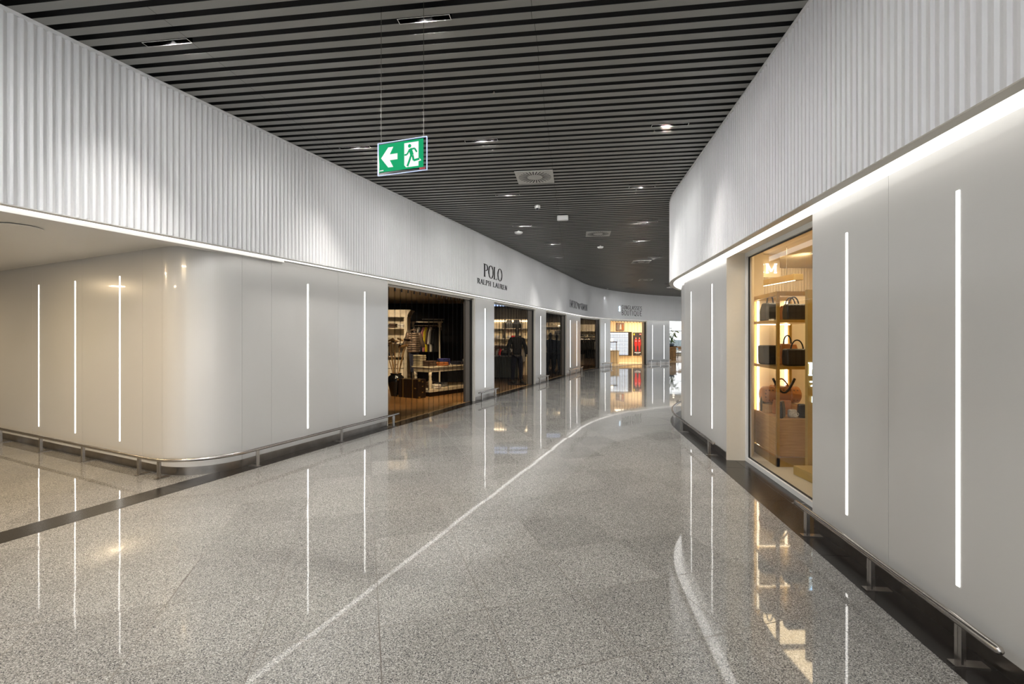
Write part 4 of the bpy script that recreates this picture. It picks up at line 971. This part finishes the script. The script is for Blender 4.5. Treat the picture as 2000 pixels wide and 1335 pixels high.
# fourth shop goods
t = thing('shelving_unit', 'taupe wall shelving above dark garments in the fourth shop', 'shelving', (3.95, 27.95, .006))
MB().box(0, 1.6, .38, .42, 0, 2.4).build('back_panel', M['cream'], t)
for z in (1.65, 1.98): MB().box(.02, 1.58, .06, .38, z, z+.03).build('shelf', M['cabw'], t)
MB().tube([(.02, .2, 1.52), (1.58, .2, 1.52)], .014, 8).build('hanging_rail', M['steel'], t)
for k in range(12): garment('hanging_coat', 'long black coat hanging in the fourth shop', 'clothing', M['blackc' if k != 8 else 'grey'], 4.05+k*.118, 28.12, 1.44, PI/2-.5, .42, 1.05 if k > 2 else .8, .07, 'black coats in the fourth shop')
for k, (xx, m, l) in enumerate(((4.25, 'blackl', 'black cap at the left of the fourth shop shelf'), (4.7, 'blackl', 'black cap in the middle of the fourth shop shelf'), (5.1, 'blackl', 'black bag at the right of the fourth shop shelf'))):
    folded(l, M[m], xx, 28.15, 1.683, 0, .34, .25, .12, 'black goods on the fourth shop shelf', 'folded_jumper')
for k, (xx, l) in enumerate(((4.42, 'white sneaker left on the top shelf of the fourth shop'), (4.62, 'white sneaker right on the top shelf of the fourth shop'))):
    o = MB().prism([(0, 0), (.14, 0), (.14, .03), (.08, .06), (.05, .1), (0, .1)], -.04, .04).build('sneaker', M['whitec'], bevel=.01); o.location = (xx, 28.15, 2.017); tag(o, l, 'shoe')
spot(4.5, 26.4, 2.94, 4.6, 28.4, 1.6, 170); spot(4.9, 26.6, 2.94, 5.1, 28.4, .9, 60)
# fifth shop: sunglasses wall
def uvx(x): return x
t = thing('display_wall', 'backlit wall display holding rows of sunglasses', 'display', (6.45, 31.45, 0))
MB().box(0, 1.30, .06, .10, .45, 1.95).build('backlight', M['lightwall'], t)
mb = MB(); frm(mb, -.04, 1.33, .42, 2.0, .05, .0, .10); mb.build('frame', M['dwood'], t)
MB().box(1.34, 1.50, .0, .10, .42, 2.0).build('side_column', M['dwood'], t)
mb = MB()
for r_ in range(15): mb.box(0.01, 1.29, .035, .06, .50+r_*.092, .504+r_*.092)
mb.build('shelf_rails', M['acryl'], t)
proto_g = thing('sunglasses', 'pair of dark sunglasses in the rows of the backlit wall', 'sunglasses', (0, 0, 0), 0, 'sunglasses on the backlit wall')
mb = MB()
for sx in (-1, 1): mb.prism([(sx*.036+.030*math.cos(a*PI/6), .022*math.sin(a*PI/6)) for a in range(12)], -.004, .0)
mb.build('lenses', M['letter'], proto_g)
mb = MB(); mb.box(-.068, .068, -.006, -.001, .010, .018)
for sx in (-1, 1): mb.box(sx*.068-.003, sx*.068+.003, 0, .03, .008, .018)
mb.build('frame', M['letter'], proto_g)
first = True
for r_ in range(15):
    for c in range(8):
        if r_ < 5 and c < 1: continue
        g = proto_g if first else copy_tree(proto_g); first = False
        g.location = (6.54+c*.157+random.uniform(-.006, .006), 31.47, .528+r_*.092)
t = thing('lit_counter', 'rounded beige counter in front of the sunglasses wall', 'counter', (6.05, 29.6, .006)); MB().box(0, .65, 0, .5, 0, .78).build('body', M['creamw'], t, bevel=.05)
MB().box(-.02, .67, -.02, .52, .78, .81).build('countertop', M['cream'], t, bevel=.01)
t = thing('display_shelf', 'dark glass-topped shelf at the left of the sunglasses shop', 'shelf', (5.9, 29.2, .006)); MB().box(0, .6, 0, .35, 1.32, 1.38).build('shelf', M['dwood'], t)
for x in (.03, .57): MB().tube([(x, .17, 0), (x, .17, 1.32)], .015, 8).build('post', M['steel'], t)
o = MB().lathe([(.05, 0), (.07, .03), (.07, .12), (.05, .15), (0, .15)], n=16).build('table_lamp', M['warmled']); o.location = (6.2, 29.37, 1.387); tag(o, 'small glowing lamp on the dark shelf of the sunglasses shop', 'lamp')
t = thing('framed_poster', 'small framed colour photo print high on the wall of the sunglasses shop', 'poster', (6.92, 31.5, 2.08)); MB().box(0, .54, 0, .03, 0, .52).build('frame', M['dwood'], t)
p = MB().box(.02, .52, -.004, -.001, .02, .50).build('print', M['photo'], t)
for a_, b_, c_, d_, m in ((.04, .2, .05, .42, 'grey'), (.22, .36, .1, .45, 'whitec'), (.38, .5, .05, .46, 'orange')): MB().prism([(a_, c_), (b_, c_), (b_-.03, d_), (a_+.04, d_-.06)], -.008, -.004).build('figure', M[m], p)
t = thing('advert_screen', 'tall dark advert with two figures in red suits', 'screen', (8.05, 31.5, .42)); MB().box(0, .58, 0, .04, 0, 1.54).build('frame', M['scr'], t)
MB().box(-.06, .64, .041, .05, -.06, 1.60).build('mount', M['creamw'], t)
for cx_ in (.19, .42):
    mb = MB(); mb.prism([(cx_-.05, .28), (cx_-.015, .28), (cx_, .62), (cx_+.02, .28), (cx_+.055, .28), (cx_+.06, .75), (cx_+.09, .62), (cx_+.10, .78), (cx_+.085, 1.06), (cx_+.03, 1.12), (cx_-.03, 1.12), (cx_-.085, 1.06), (cx_-.10, .78), (cx_-.09, .62), (cx_-.06, .75)], -.012, -.001); f_ = mb.build('red_suit', M['suit'], t)
    MB().prism([(cx_+.035*math.cos(a*PI/6), 1.165+.05*math.sin(a*PI/6)) for a in range(12)], -.012, -.001).build('head', M['face'], t)
    MB().prism([(cx_+.038*math.cos(a*PI/6), 1.20+.022*math.sin(a*PI/6)) for a in range(12)], -.014, -.0125).build('cap', M['suit'], t)
    MB().box(cx_-.04, cx_+.04, -.015, -.0125, .96, .99).build('chest_mark', M['pwhite'], t)
MB().prism([(.04, 1.47), (.11, 1.47), (.11, 1.40), (.075, 1.34), (.04, 1.40)], -.008, -.001).build('yellow_shield', M['pyel'], t)
MB().box(.42, .54, -.008, -.001, 1.38, 1.47).build('red_mark', M['suit'], t); MB().box(.44, .52, -.010, -.0085, 1.41, 1.44).build('white_mark', M['pwhite'], t)
MB().box(.09, .50, -.008, -.001, .19, .23).build('caption_bar', M['pwhite'], t); MB().box(.2, .4, -.008, -.001, .12, .135).build('caption_line', M['pwhite'], t); MB().box(.46, .55, -.008, -.001, .03, .045).build('corner_mark', M['pwhite'], t)
for x, y in ((6.6, 28.6), (7.7, 29.9), (8.4, 30.4)): spot(x, y, 2.94, x+.1, 31.4, 1.0, 130, (1, .86, .66), ang=110)
area(None, 1.6, .8, 60, (1, .87, .68), 170, (7.3, 29.8, 2.93), name='shop_panel_lamp')

# ------------------------------------------------------------------ cafe at the end
mb = MB(); mb.add([(9.95, 30.4, .003), (9.4, 31.7, .003), (9.6, 41.7, .003), (21.9, 41.7, .003), (21.9, 30.9, .003), (13, 30.9, .003)], [tuple(range(6))]); struct(mb.build('floor', M['cafef']))
struct(MB().box(9.3, 9.4, 31.7, 41.7, 0, 3.6).build('wall_cafe', M['cream']))
struct(MB().box(9.3, 22, 31.2, 41.7, 3.35, 3.4).build('ceiling', M['white']))
t = bpy.data.objects.new('window_1', None); C.objects.link(t); struct(t); t.location = (10.5, 41.8, 0)
mb = MB()
for x in (0, 1.6, 3.2, 4.8, 6.4, 7.9): mb.box(x, x+.07, -.04, .12, .25, 3.3)
for z in (.25, 2.18, 3.24): mb.box(0, 8, -.03, .10, z, z+.06)
mb.build('window_frame', mat('blue_grey_frame', (.05, .08, .14), .4, noise=.05), t)
MB().box(0, 8, .04, .05, .25, 3.3).build('pane', M['glass'], t)
o = MB().add([(-20+i*5, 70+6*math.sin(i*1.7), z) for i in range(14) for z in (-2, .6+.7*math.sin(i*.9)+.4*math.sin(i*2.1))], [(2*i, 2*i+2, 2*i+3, 2*i+1) for i in range(13)]).build('hill', M['outdoor']); struct(o)
struct(MB().box(-30, 60, 42.3, 90, -.6, -.5).build('ground', M['beigef']))
t = thing('cafe_counter', 'brown wooden cafe counter beyond the last pier', 'counter', (10.65, 33.6, .004)); MB().box(0, 1.0, 0, .7, 0, .96).build('body', M['oak'], t, bevel=.01); MB().box(-.05, 1.05, -.05, .75, .96, 1.02).build('countertop', M['dwood'], t, bevel=.005)
def plant(x, y, z, label, n, hh, m2=None, sz=1.0):
    t = thing('potted_plant', label, 'plant', (x, y, z)); MB().lathe([(.12, 0), (.17, .06), (.18, .17), (.16, .18), (.14, .15), (0, .14)], n=20).build('pot', M['potm'], t, smooth=True)
    sg = MB(); lf = MB(); ly = MB()
    for k in range(n):
        a = k*2.4; l = hh*(.5+.5*((k*37) % 10)/10); rx, ry = math.cos(a), math.sin(a); pts_ = [(rx*.35*l*q*q*sz, ry*.35*l*q*q*sz, .14+l*q) for q in (0, .25, .5, .75, 1)]
        sg.tube(pts_, .008, 6); tip = Vector(pts_[-1]); L_ = .34*sz; W_ = .11*sz; dr = Vector((rx, ry, .55 if k % 2 else -.1)).normalized(); sd = Vector((-ry, rx, 0))
        vs = [tip]+[tip+dr*L_*q+sd*W_*w*s_ + Vector((0, 0, -.12*q*q*L_/.3)) for q, w in ((.2, .7), (.5, 1), (.8, .6)) for s_ in (1, -1)]+[tip+dr*L_+Vector((0, 0, -.12))]
        (ly if (m2 and k % 3 == 0) else lf).add(vs, [(0, 1, 2), (1, 3, 4, 2), (3, 5, 6, 4), (5, 7, 6)])
    sg.build('stems', M['leaf'], t); f = lf.build('leaves', M['leaf'], t); sgm = f.modifiers.new('s', 'SOLIDIFY'); sgm.thickness = .003
    if m2: f = ly.build('yellow_leaves', M['leafy'], t); sgm = f.modifiers.new('s', 'SOLIDIFY'); sgm.thickness = .003
plant(11.42, 33.85, 1.025, 'tall broad-leaved plant in grey pot on the cafe counter', 22, 1.15, True, .95)
plant(11.66, 34.75, .955, 'smaller green plant on the orange cafe table', 12, .55, None, .8)
def stool(x, y, label, rz=0):
    t = thing('bar_stool', label, 'stool', (x, y, .004), rz)
    MB().box(-.18, .18, -.18, .18, .66, .70).build('seat', M['bamboo'], t, bevel=.015); MB().box(-.18, .18, .16, .185, .74, .98).build('backrest', M['bamboo'], t, bevel=.01)
    for sx in (-1, 1):
        for sy in (-1, 1): MB().tube([(sx*.15, sy*.15, .66), (sx*.2, sy*.2, 0)], .012, 8).build('leg', M['black'], t)
    frm(m_ := MB(), -.19, .19, .25, .27, .015, -.19, .19) if False else None
    MB().tube([(-.18, -.18, .25), (.18, -.18, .25)], .01, 8).build('footrest', M['black'], t)
stool(11.35, 33.15, 'black-legged bar stool in front of the cafe counter'); stool(12.3, 34.3, 'wooden stool at the far cafe table', .5)
t = thing('cafe_table', 'orange-topped wooden cafe table beside the plants', 'table', (12.25, 35.0, .004)); MB().box(-.6, .6, -.4, .4, .90, .95).build('tabletop', M['orange'], t, bevel=.01)
for sx in (-1, 1):
    for sy in (-1, 1): MB().box(sx*.52-.03, sx*.52+.03, sy*.32-.03, sy*.32+.03, 0, .90).build('leg', M['bamboo'], t)
for x, y, z, l in ((11.05, 35.5, 2.6, 'glowing pendant bulb over the cafe, nearer the pier'), (12.35, 36.2, 2.75, 'glowing pendant bulb over the cafe table')):
    t = thing('pendant_lamp', l, 'light', (x, y, z)); MB().lathe([(.02, .1), (.07, .06), (.08, 0), (.05, -.06), (0, -.07)], n=16).build('bulb', M['warmled'], t, smooth=True); MB().tube([(0, 0, .1), (0, 0, 3.35-z)], .005, 6).build('cord', M['black'], t)
t = thing('track_spotlight', 'black track spotlight against the cafe window', 'light', (12.3, 35.2, 3.35)); MB().tube([(0, 0, 0), (0, 0, -.18)], .01, 6).build('stem', M['black'], t); MB().tube([(-.08, 0, -.16), (.10, 0, -.28)], .06, 12).build('head', M['black'], t)
area(None, 3, 3, 60, (1, .85, .65), 170, (12, 35, 3.3), name='cafe_lamp')

# ------------------------------------------------------------------ bag shop on the right
AX = Vector((math.sin(rad(7.05)), math.cos(rad(7.05)))); 
mb = MB(); band(mb, RP, 12.14, 14.375, -.2, -.62, 2.715, 2.76); band(mb, RP, 14.366, 14.385, -.2, -.50, 0, 2.715); band(mb, RP, 12.137, 12.14, -.2, -.62, .1, 2.715)
struct(mb.build('trim_10', M['cream']))
wn_ = bpy.data.objects.new('window_2', None); C.objects.link(wn_); struct(wn_)
mb = MB(); band(mb, RP, 12.14, 14.365, -.43, -.49, .003, .055); band(mb, RP, 12.14, 14.365, -.43, -.49, 2.66, 2.715); band(mb, RP, 14.325, 14.365, -.43, -.49, .055, 2.66); band(mb, RP, 12.14, 12.22, -.43, -.49, .055, 2.66)
mb.build('window_frame', M['wframe'], wn_)
mb = MB(); band(mb, RP, 12.22, 14.324, -.455, -.475, .056, .066); band(mb, RP, 12.22, 14.324, -.455, -.475, 2.648, 2.659); band(mb, RP, 14.314, 14.324, -.455, -.475, .066, 2.648); mb.build('gasket', M['black'], wn_)
mb = MB(); band(mb, RP, 12.221, 14.313, -.463, -.469, .067, 2.647); mb.build('pane', M['glass'], wn_)
# shop box
SHP = [pt(RP, 11.2, -.66), pt(RP, 12.16, -.50), pt(RP, 14.39, -.50), pt(RP, 14.6, -.60), (3.42, 6.95), (3.62, 8.6), (4.75, 10.5), (8.2, 10.5), (8.2, 3.2)]
struct(polyflat(SHP, .003, .05).build('floor', M['beigef'])); struct(polyflat(SHP, 3.15, 3.2).build('ceiling', M['creamw']))
mb = MB()
for k in range(len(SHP)): 
    a_, b_ = SHP[k], SHP[(k+1) % len(SHP)]
    if k == 1: wallseg(mb, a_, b_, 2.77, 3.15, .03)
    elif k == 0: continue
    else: wallseg(mb, a_, b_, 0, 3.15, .05)
struct(mb.build('wall_shop', M['creamw']))
# fluted back wall
mb = MB()
for k in range(110): x = 4.75+k*.031; mb.prism([(0, 0)]*0 or [(x, 2.55), (x+.027, 2.55), (x+.027, 3.14), (x, 3.14)], 10.40+.01*(k % 2), 10.46)
mb.box(4.75, 8.1, 10.30, 10.47, 2.42, 2.50)
struct(mb.build('wall_shop', M['creamw']))
struct(MB().box(3.42, 3.60, 6.78, 6.86, .05, 3.15).build('wall_shop', M['creamw']))
# display cabinet
t = thing('display_cabinet', 'brass framed open display cabinet in the lit bag shop window', 'cabinet', (3.20, 5.72, .051), rad(-7.05)*0)
sl = .2/.85   # lean of the long side with the window
def cabm(x, y): return (x+y*.155, y)
def cbox(name, x0, x1, y0, y1, z0, z1, m, bev=0, par=None):
    mb = MB(); c = [cabm(x0, y0), cabm(x1, y0), cabm(x1, y1), cabm(x0, y1)]
    mb.add([(x, y, z) for z in (z0, z1) for x, y in c], [(0, 3, 2, 1), (4, 5, 6, 7), (0, 1, 5, 4), (1, 2, 6, 5), (2, 3, 7, 6), (3, 0, 4, 7)])
    return mb.build(name, m, par or t, bevel=bev)
CW, CD, CH = .53, .84, 2.12
for x, y in ((0, 0), (CW-.035, 0), (0, CD-.035), (CW-.035, CD-.035)): cbox('post', x, x+.035, y, y+.035, 0, CH, M['brass'])
mb_f = cbox('base_rail', 0, CW, 0, .03, 0, .11, M['brass']); cbox('base_rail', 0, .03, .035, CD-.035, 0, .11, M['brass'])
cbox('top_rail', .035, CW-.035, 0, .035, CH-.05, CH, M['brass']); cbox('top_rail', 0, .035, .035, CD-.035, CH-.05, CH, M['brass']); cbox('top_rail', .035, CW-.035, CD-.035, CD, CH-.05, CH, M['brass'])
for z in (1.175, 1.745):
    s_ = cbox('shelf', .0, CW, .036, CD-.036, z, z+.035, M['brass']); cbox('light_strip', .06, CW-.05, CD-.10, CD-.085, z-.012, z-.002, M['warmled'], 0, t)
cbox('drawer_block', .035, CW-.01, .045, CD-.04, .11, .57, M['oak'], .004)
cbox('back_panel', .0, CW+.35, CD+.0, CD+.02, .0, CH, M['creamw'])
cbox('vertical_light', .045, .068, CD-.075, CD-.05, .06, CH-.06, M['warmled'])
cbox('vertical_light', CW-.10, CW-.07, CD-.06, CD-.04, .6, 1.17, M['warmled']); cbox('vertical_light', CW-.10, CW-.07, CD-.06, CD-.04, 1.215, 1.74, M['warmled']); cbox('vertical_light', CW-.10, CW-.07, CD-.06, CD-.04, 1.785, 2.06, M['warmled'])
o0 = Vector((3.20, 5.72, .051))
def inc(x, y, z): q = cabm(x, y); return (o0.x+q[0], o0.y+q[1], o0.z+z)
def cbag(label, m, x, y, z, rz, *a, **k): p = inc(x, y, z); return bag(label, m, p[0], p[1], p[2], rz, *a, **k)
Z1, Z2, Z0 = 1.211, 1.781, .571
cbag('black leather backpack at the left of the top cabinet shelf', M['blackl'], .15, .60, Z2, .15, .22, .14, .24, .85, 'arc', name='backpack')
cbag('black monogram tote on the right of the top cabinet shelf', M['mono_b'], .34, .20, Z2, .0, .32, .13, .20, .97, 'none', name='tote_bag')
cbag('cognac monogram tote with twin handles behind the black tote', M['mono_c'], .40, .50, Z2, .0, .30, .13, .20, .9, 'two', M['blackl'], name='tote_bag')
cbag('black drawstring tote at the left of the middle cabinet shelf', M['blackl'], .14, .58, Z1, .1, .24, .16, .25, 1.1, 'none', name='tote_bag')
b_ = cbag('black rounded shoulder bag with strap on the middle cabinet shelf', M['blackl'], .35, .24, Z1, .0, .31, .14, .21, 1.02, 'arc', name='shoulder_bag')
cbag('small cognac bag behind the black shoulder bag', M['cognac'], .36, .55, Z1, .0, .26, .12, .27, .8, 'arc', M['blackl'])
# duffel
p = inc(.33, .62, Z0)
# raised wooden tray behind
cbox('riser', .06, CW-.03, .50, CD-.05, .571, .68, M['oak'], .004)
t2 = thing('duffel_bag', 'large cognac monogram duffel bag with black straps in the cabinet', 'bag', inc(.30, .64, .682), -.05)
mb = MB(); pr = [(-.23, .04), (-.235, .09), (-.21, .13)]
mb.tube([(-.24, 0, .115), (-.22, 0, .115), (0, 0, .12), (.22, 0, .115), (.24, 0, .115)], .115, 24, rr=[.085, .11, .115, .11, .085]); mb.build('body', M['mono_c'], t2, smooth=True)
for x in (-.10, .10): MB().tube([(x, .118*math.cos(a), .118+.118*math.sin(a)) for a in [2*PI*k/20 for k in range(21)]], .012, 6).build('band', M['cognac'], t2)
MB().tube([(-.10+.2*(k/12.), -.03, .22+.11*math.sin(PI*k/12)) for k in range(13)], .010, 8).build('handle', M['cognac'], t2, smooth=True)
MB().tube([(-.14+.28*(k/12.), -.10, .34-.19*math.sin(PI*k/12)) for k in range(13)], .016, 8).build('shoulder_strap', M['blackl'], t2, smooth=True)
b_ = cbag('black upright bag with white price tag at the left of the wooden block', M['blackl'], .10, .66, Z0+.001, .3, .10, .07, .27, .6, 'none', bev=.015)
MB().box(-.01, .03, -.045, -.04, .12, .20).build('price_tag', M['tag'], b_)
cbag('cognac flap pouch in front of the duffel bag', M['mono_c'], .24, .43, Z0, -.5, .22, .06, .18, .9, 'flap', bev=.01)
cbag('grey-black monogram pouch on the wooden block', M['mono_b'], .12, .16, Z0, .9, .20, .06, .20, .8, 'none', bev=.012)
b_ = cbag('small black box bag with gold studs on the wooden block', M['blackl'], .37, .15, Z0, -.25, .09, .09, .17, 1.0, 'none', bev=.02)
for z in (.05, .085, .12): MB().box(.045, .05, -.01, .002, z, z+.008).build('stud', M['brass'], b_)
t2 = thing('chain_strap_bag', 'small white bag with chunky chain between the two black pouches', 'bag', inc(.255, .16, Z0))
MB().box(-.05, .05, -.03, .03, 0, .10).build('body', M['whitec'], t2, bevel=.02)
for k in range(7): MB().tube([(-.045+k*.015+.014*math.cos(a), -.035, .05+.04*math.sin(k)*.6+.018*math.sin(a)) for a in [2*PI*q/10 for q in range(11)]], .004, 6).build('chain_link', M['tag'], t2)
t = thing('ceiling_pendant', 'long beige linear pendant with warm light edge in the bag shop', 'light', (4.66, 7.7, 2.55), math.atan2(1.5, -.1)); MB().box(0, 1.9, -.08, .08, 0, .10).build('housing', M['brasspanel'], t, bevel=.004); MB().box(.05, 1.85, .02, .05, -.006, 0).build('light_strip', M['warmled'], t); MB().tube([(.3, 0, .1), (.3, 0, .6)], .004, 6).build('wire', M['steel'], t); MB().tube([(1.6, 0, .1), (1.6, 0, .6)], .004, 6).build('wire', M['steel'], t)
# satin gold partition and signs
struct(MB().box(3.435, 4.6, 5.50, 5.55, .052, 2.17).build('wall_shop', M['brasspanel']))
def plane_fn(y0): return lambda x, y, z: (x, y0-y, z)
t = thing('shop_sign', 'glowing white MCM sign with laurel emblem on the gold panel', 'sign')
lettering(t, 'MCM', 3.44, 3.93, 1.175, .145, .026, .012, True, M['signglow'], plane_fn(5.494), .1)
mb = MB()
for k in range(9):
    a = PI+PI*k/8; x = 3.62+.15*math.cos(a); z = 1.10+.13*math.sin(a)*.9; mb.prism([(x+.022*math.cos(q*PI/3+a), z+.012*math.sin(q*PI/3)) for q in range(6)], 0, .01, plane_fn(5.494))
mb.build('laurel_emblem', M['signglow'], t); MB().box(3.475, 3.487, 5.484, 5.494, .86, .93).build('lower_mark', M['signglow'], t)
t = thing('shop_sign', 'glowing white MCM sign high on the rear wall of the bag shop', 'sign')
lettering(t, 'MCM', 4.26, 4.86, 2.80, .165, .034, .016, True, M['signglow'], plane_fn(8.70), .12)
MB().box(4.20, 4.92, 8.70, 8.74, 2.72, 3.14).build('backing', M['creamw'], t)
t = thing('low_platform', 'low beige display step behind the shop window', 'platform', (3.22, 5.42, .051)); MB().box(0, .9, -.85, 0, 0, .10).build('step', M['brasspanel'], t, bevel=.003)
for x, y, tx, ty, tz, e in ((4.3, 5.1, 3.6, 5.9, .3, 60), (3.75, 7.6, 3.9, 10, 2.0, 90), (5.4, 8.5, 5.2, 10.3, 2.4, 160)):
    spot(x, y, 3.14, tx, ty, tz, e, (1, .82, .55), ang=100)
area(None, 1.0, 2.5, 62, (1, .80, .50), 170, (4.6, 7.0, 3.13), name='shop_panel_lamp')
area(None, .5, .6, 16, (1, .80, .50), 170, (3.6, 5.2, 3.13), name='shop_panel_lamp')

# ------------------------------------------------------------------ world, camera, view
w = bpy.data.worlds.new('world'); bpy.context.scene.world = w; w.use_nodes = True
bg = w.node_tree.nodes['Background']; bg.inputs[0].default_value = (.88, .94, 1, 1); bg.inputs[1].default_value = 2.4
cam = bpy.data.cameras.new('camera'); co = bpy.data.objects.new('camera', cam); C.objects.link(co)
co.location = (0, 0, 1.61); co.rotation_euler = (PI/2, 0, 0); cam.sensor_width = 36; cam.lens = 925/2000*36; cam.shift_y = -(667.5-659.3)/2000
cam.clip_start = .05; cam.clip_end = 300
bpy.context.scene.camera = co
vs_ = bpy.context.scene.view_settings; vs_.view_transform = 'Standard'; vs_.look = 'None'; vs_.gamma = 1; vs_.use_curve_mapping = False; vs_.exposure = -0.1
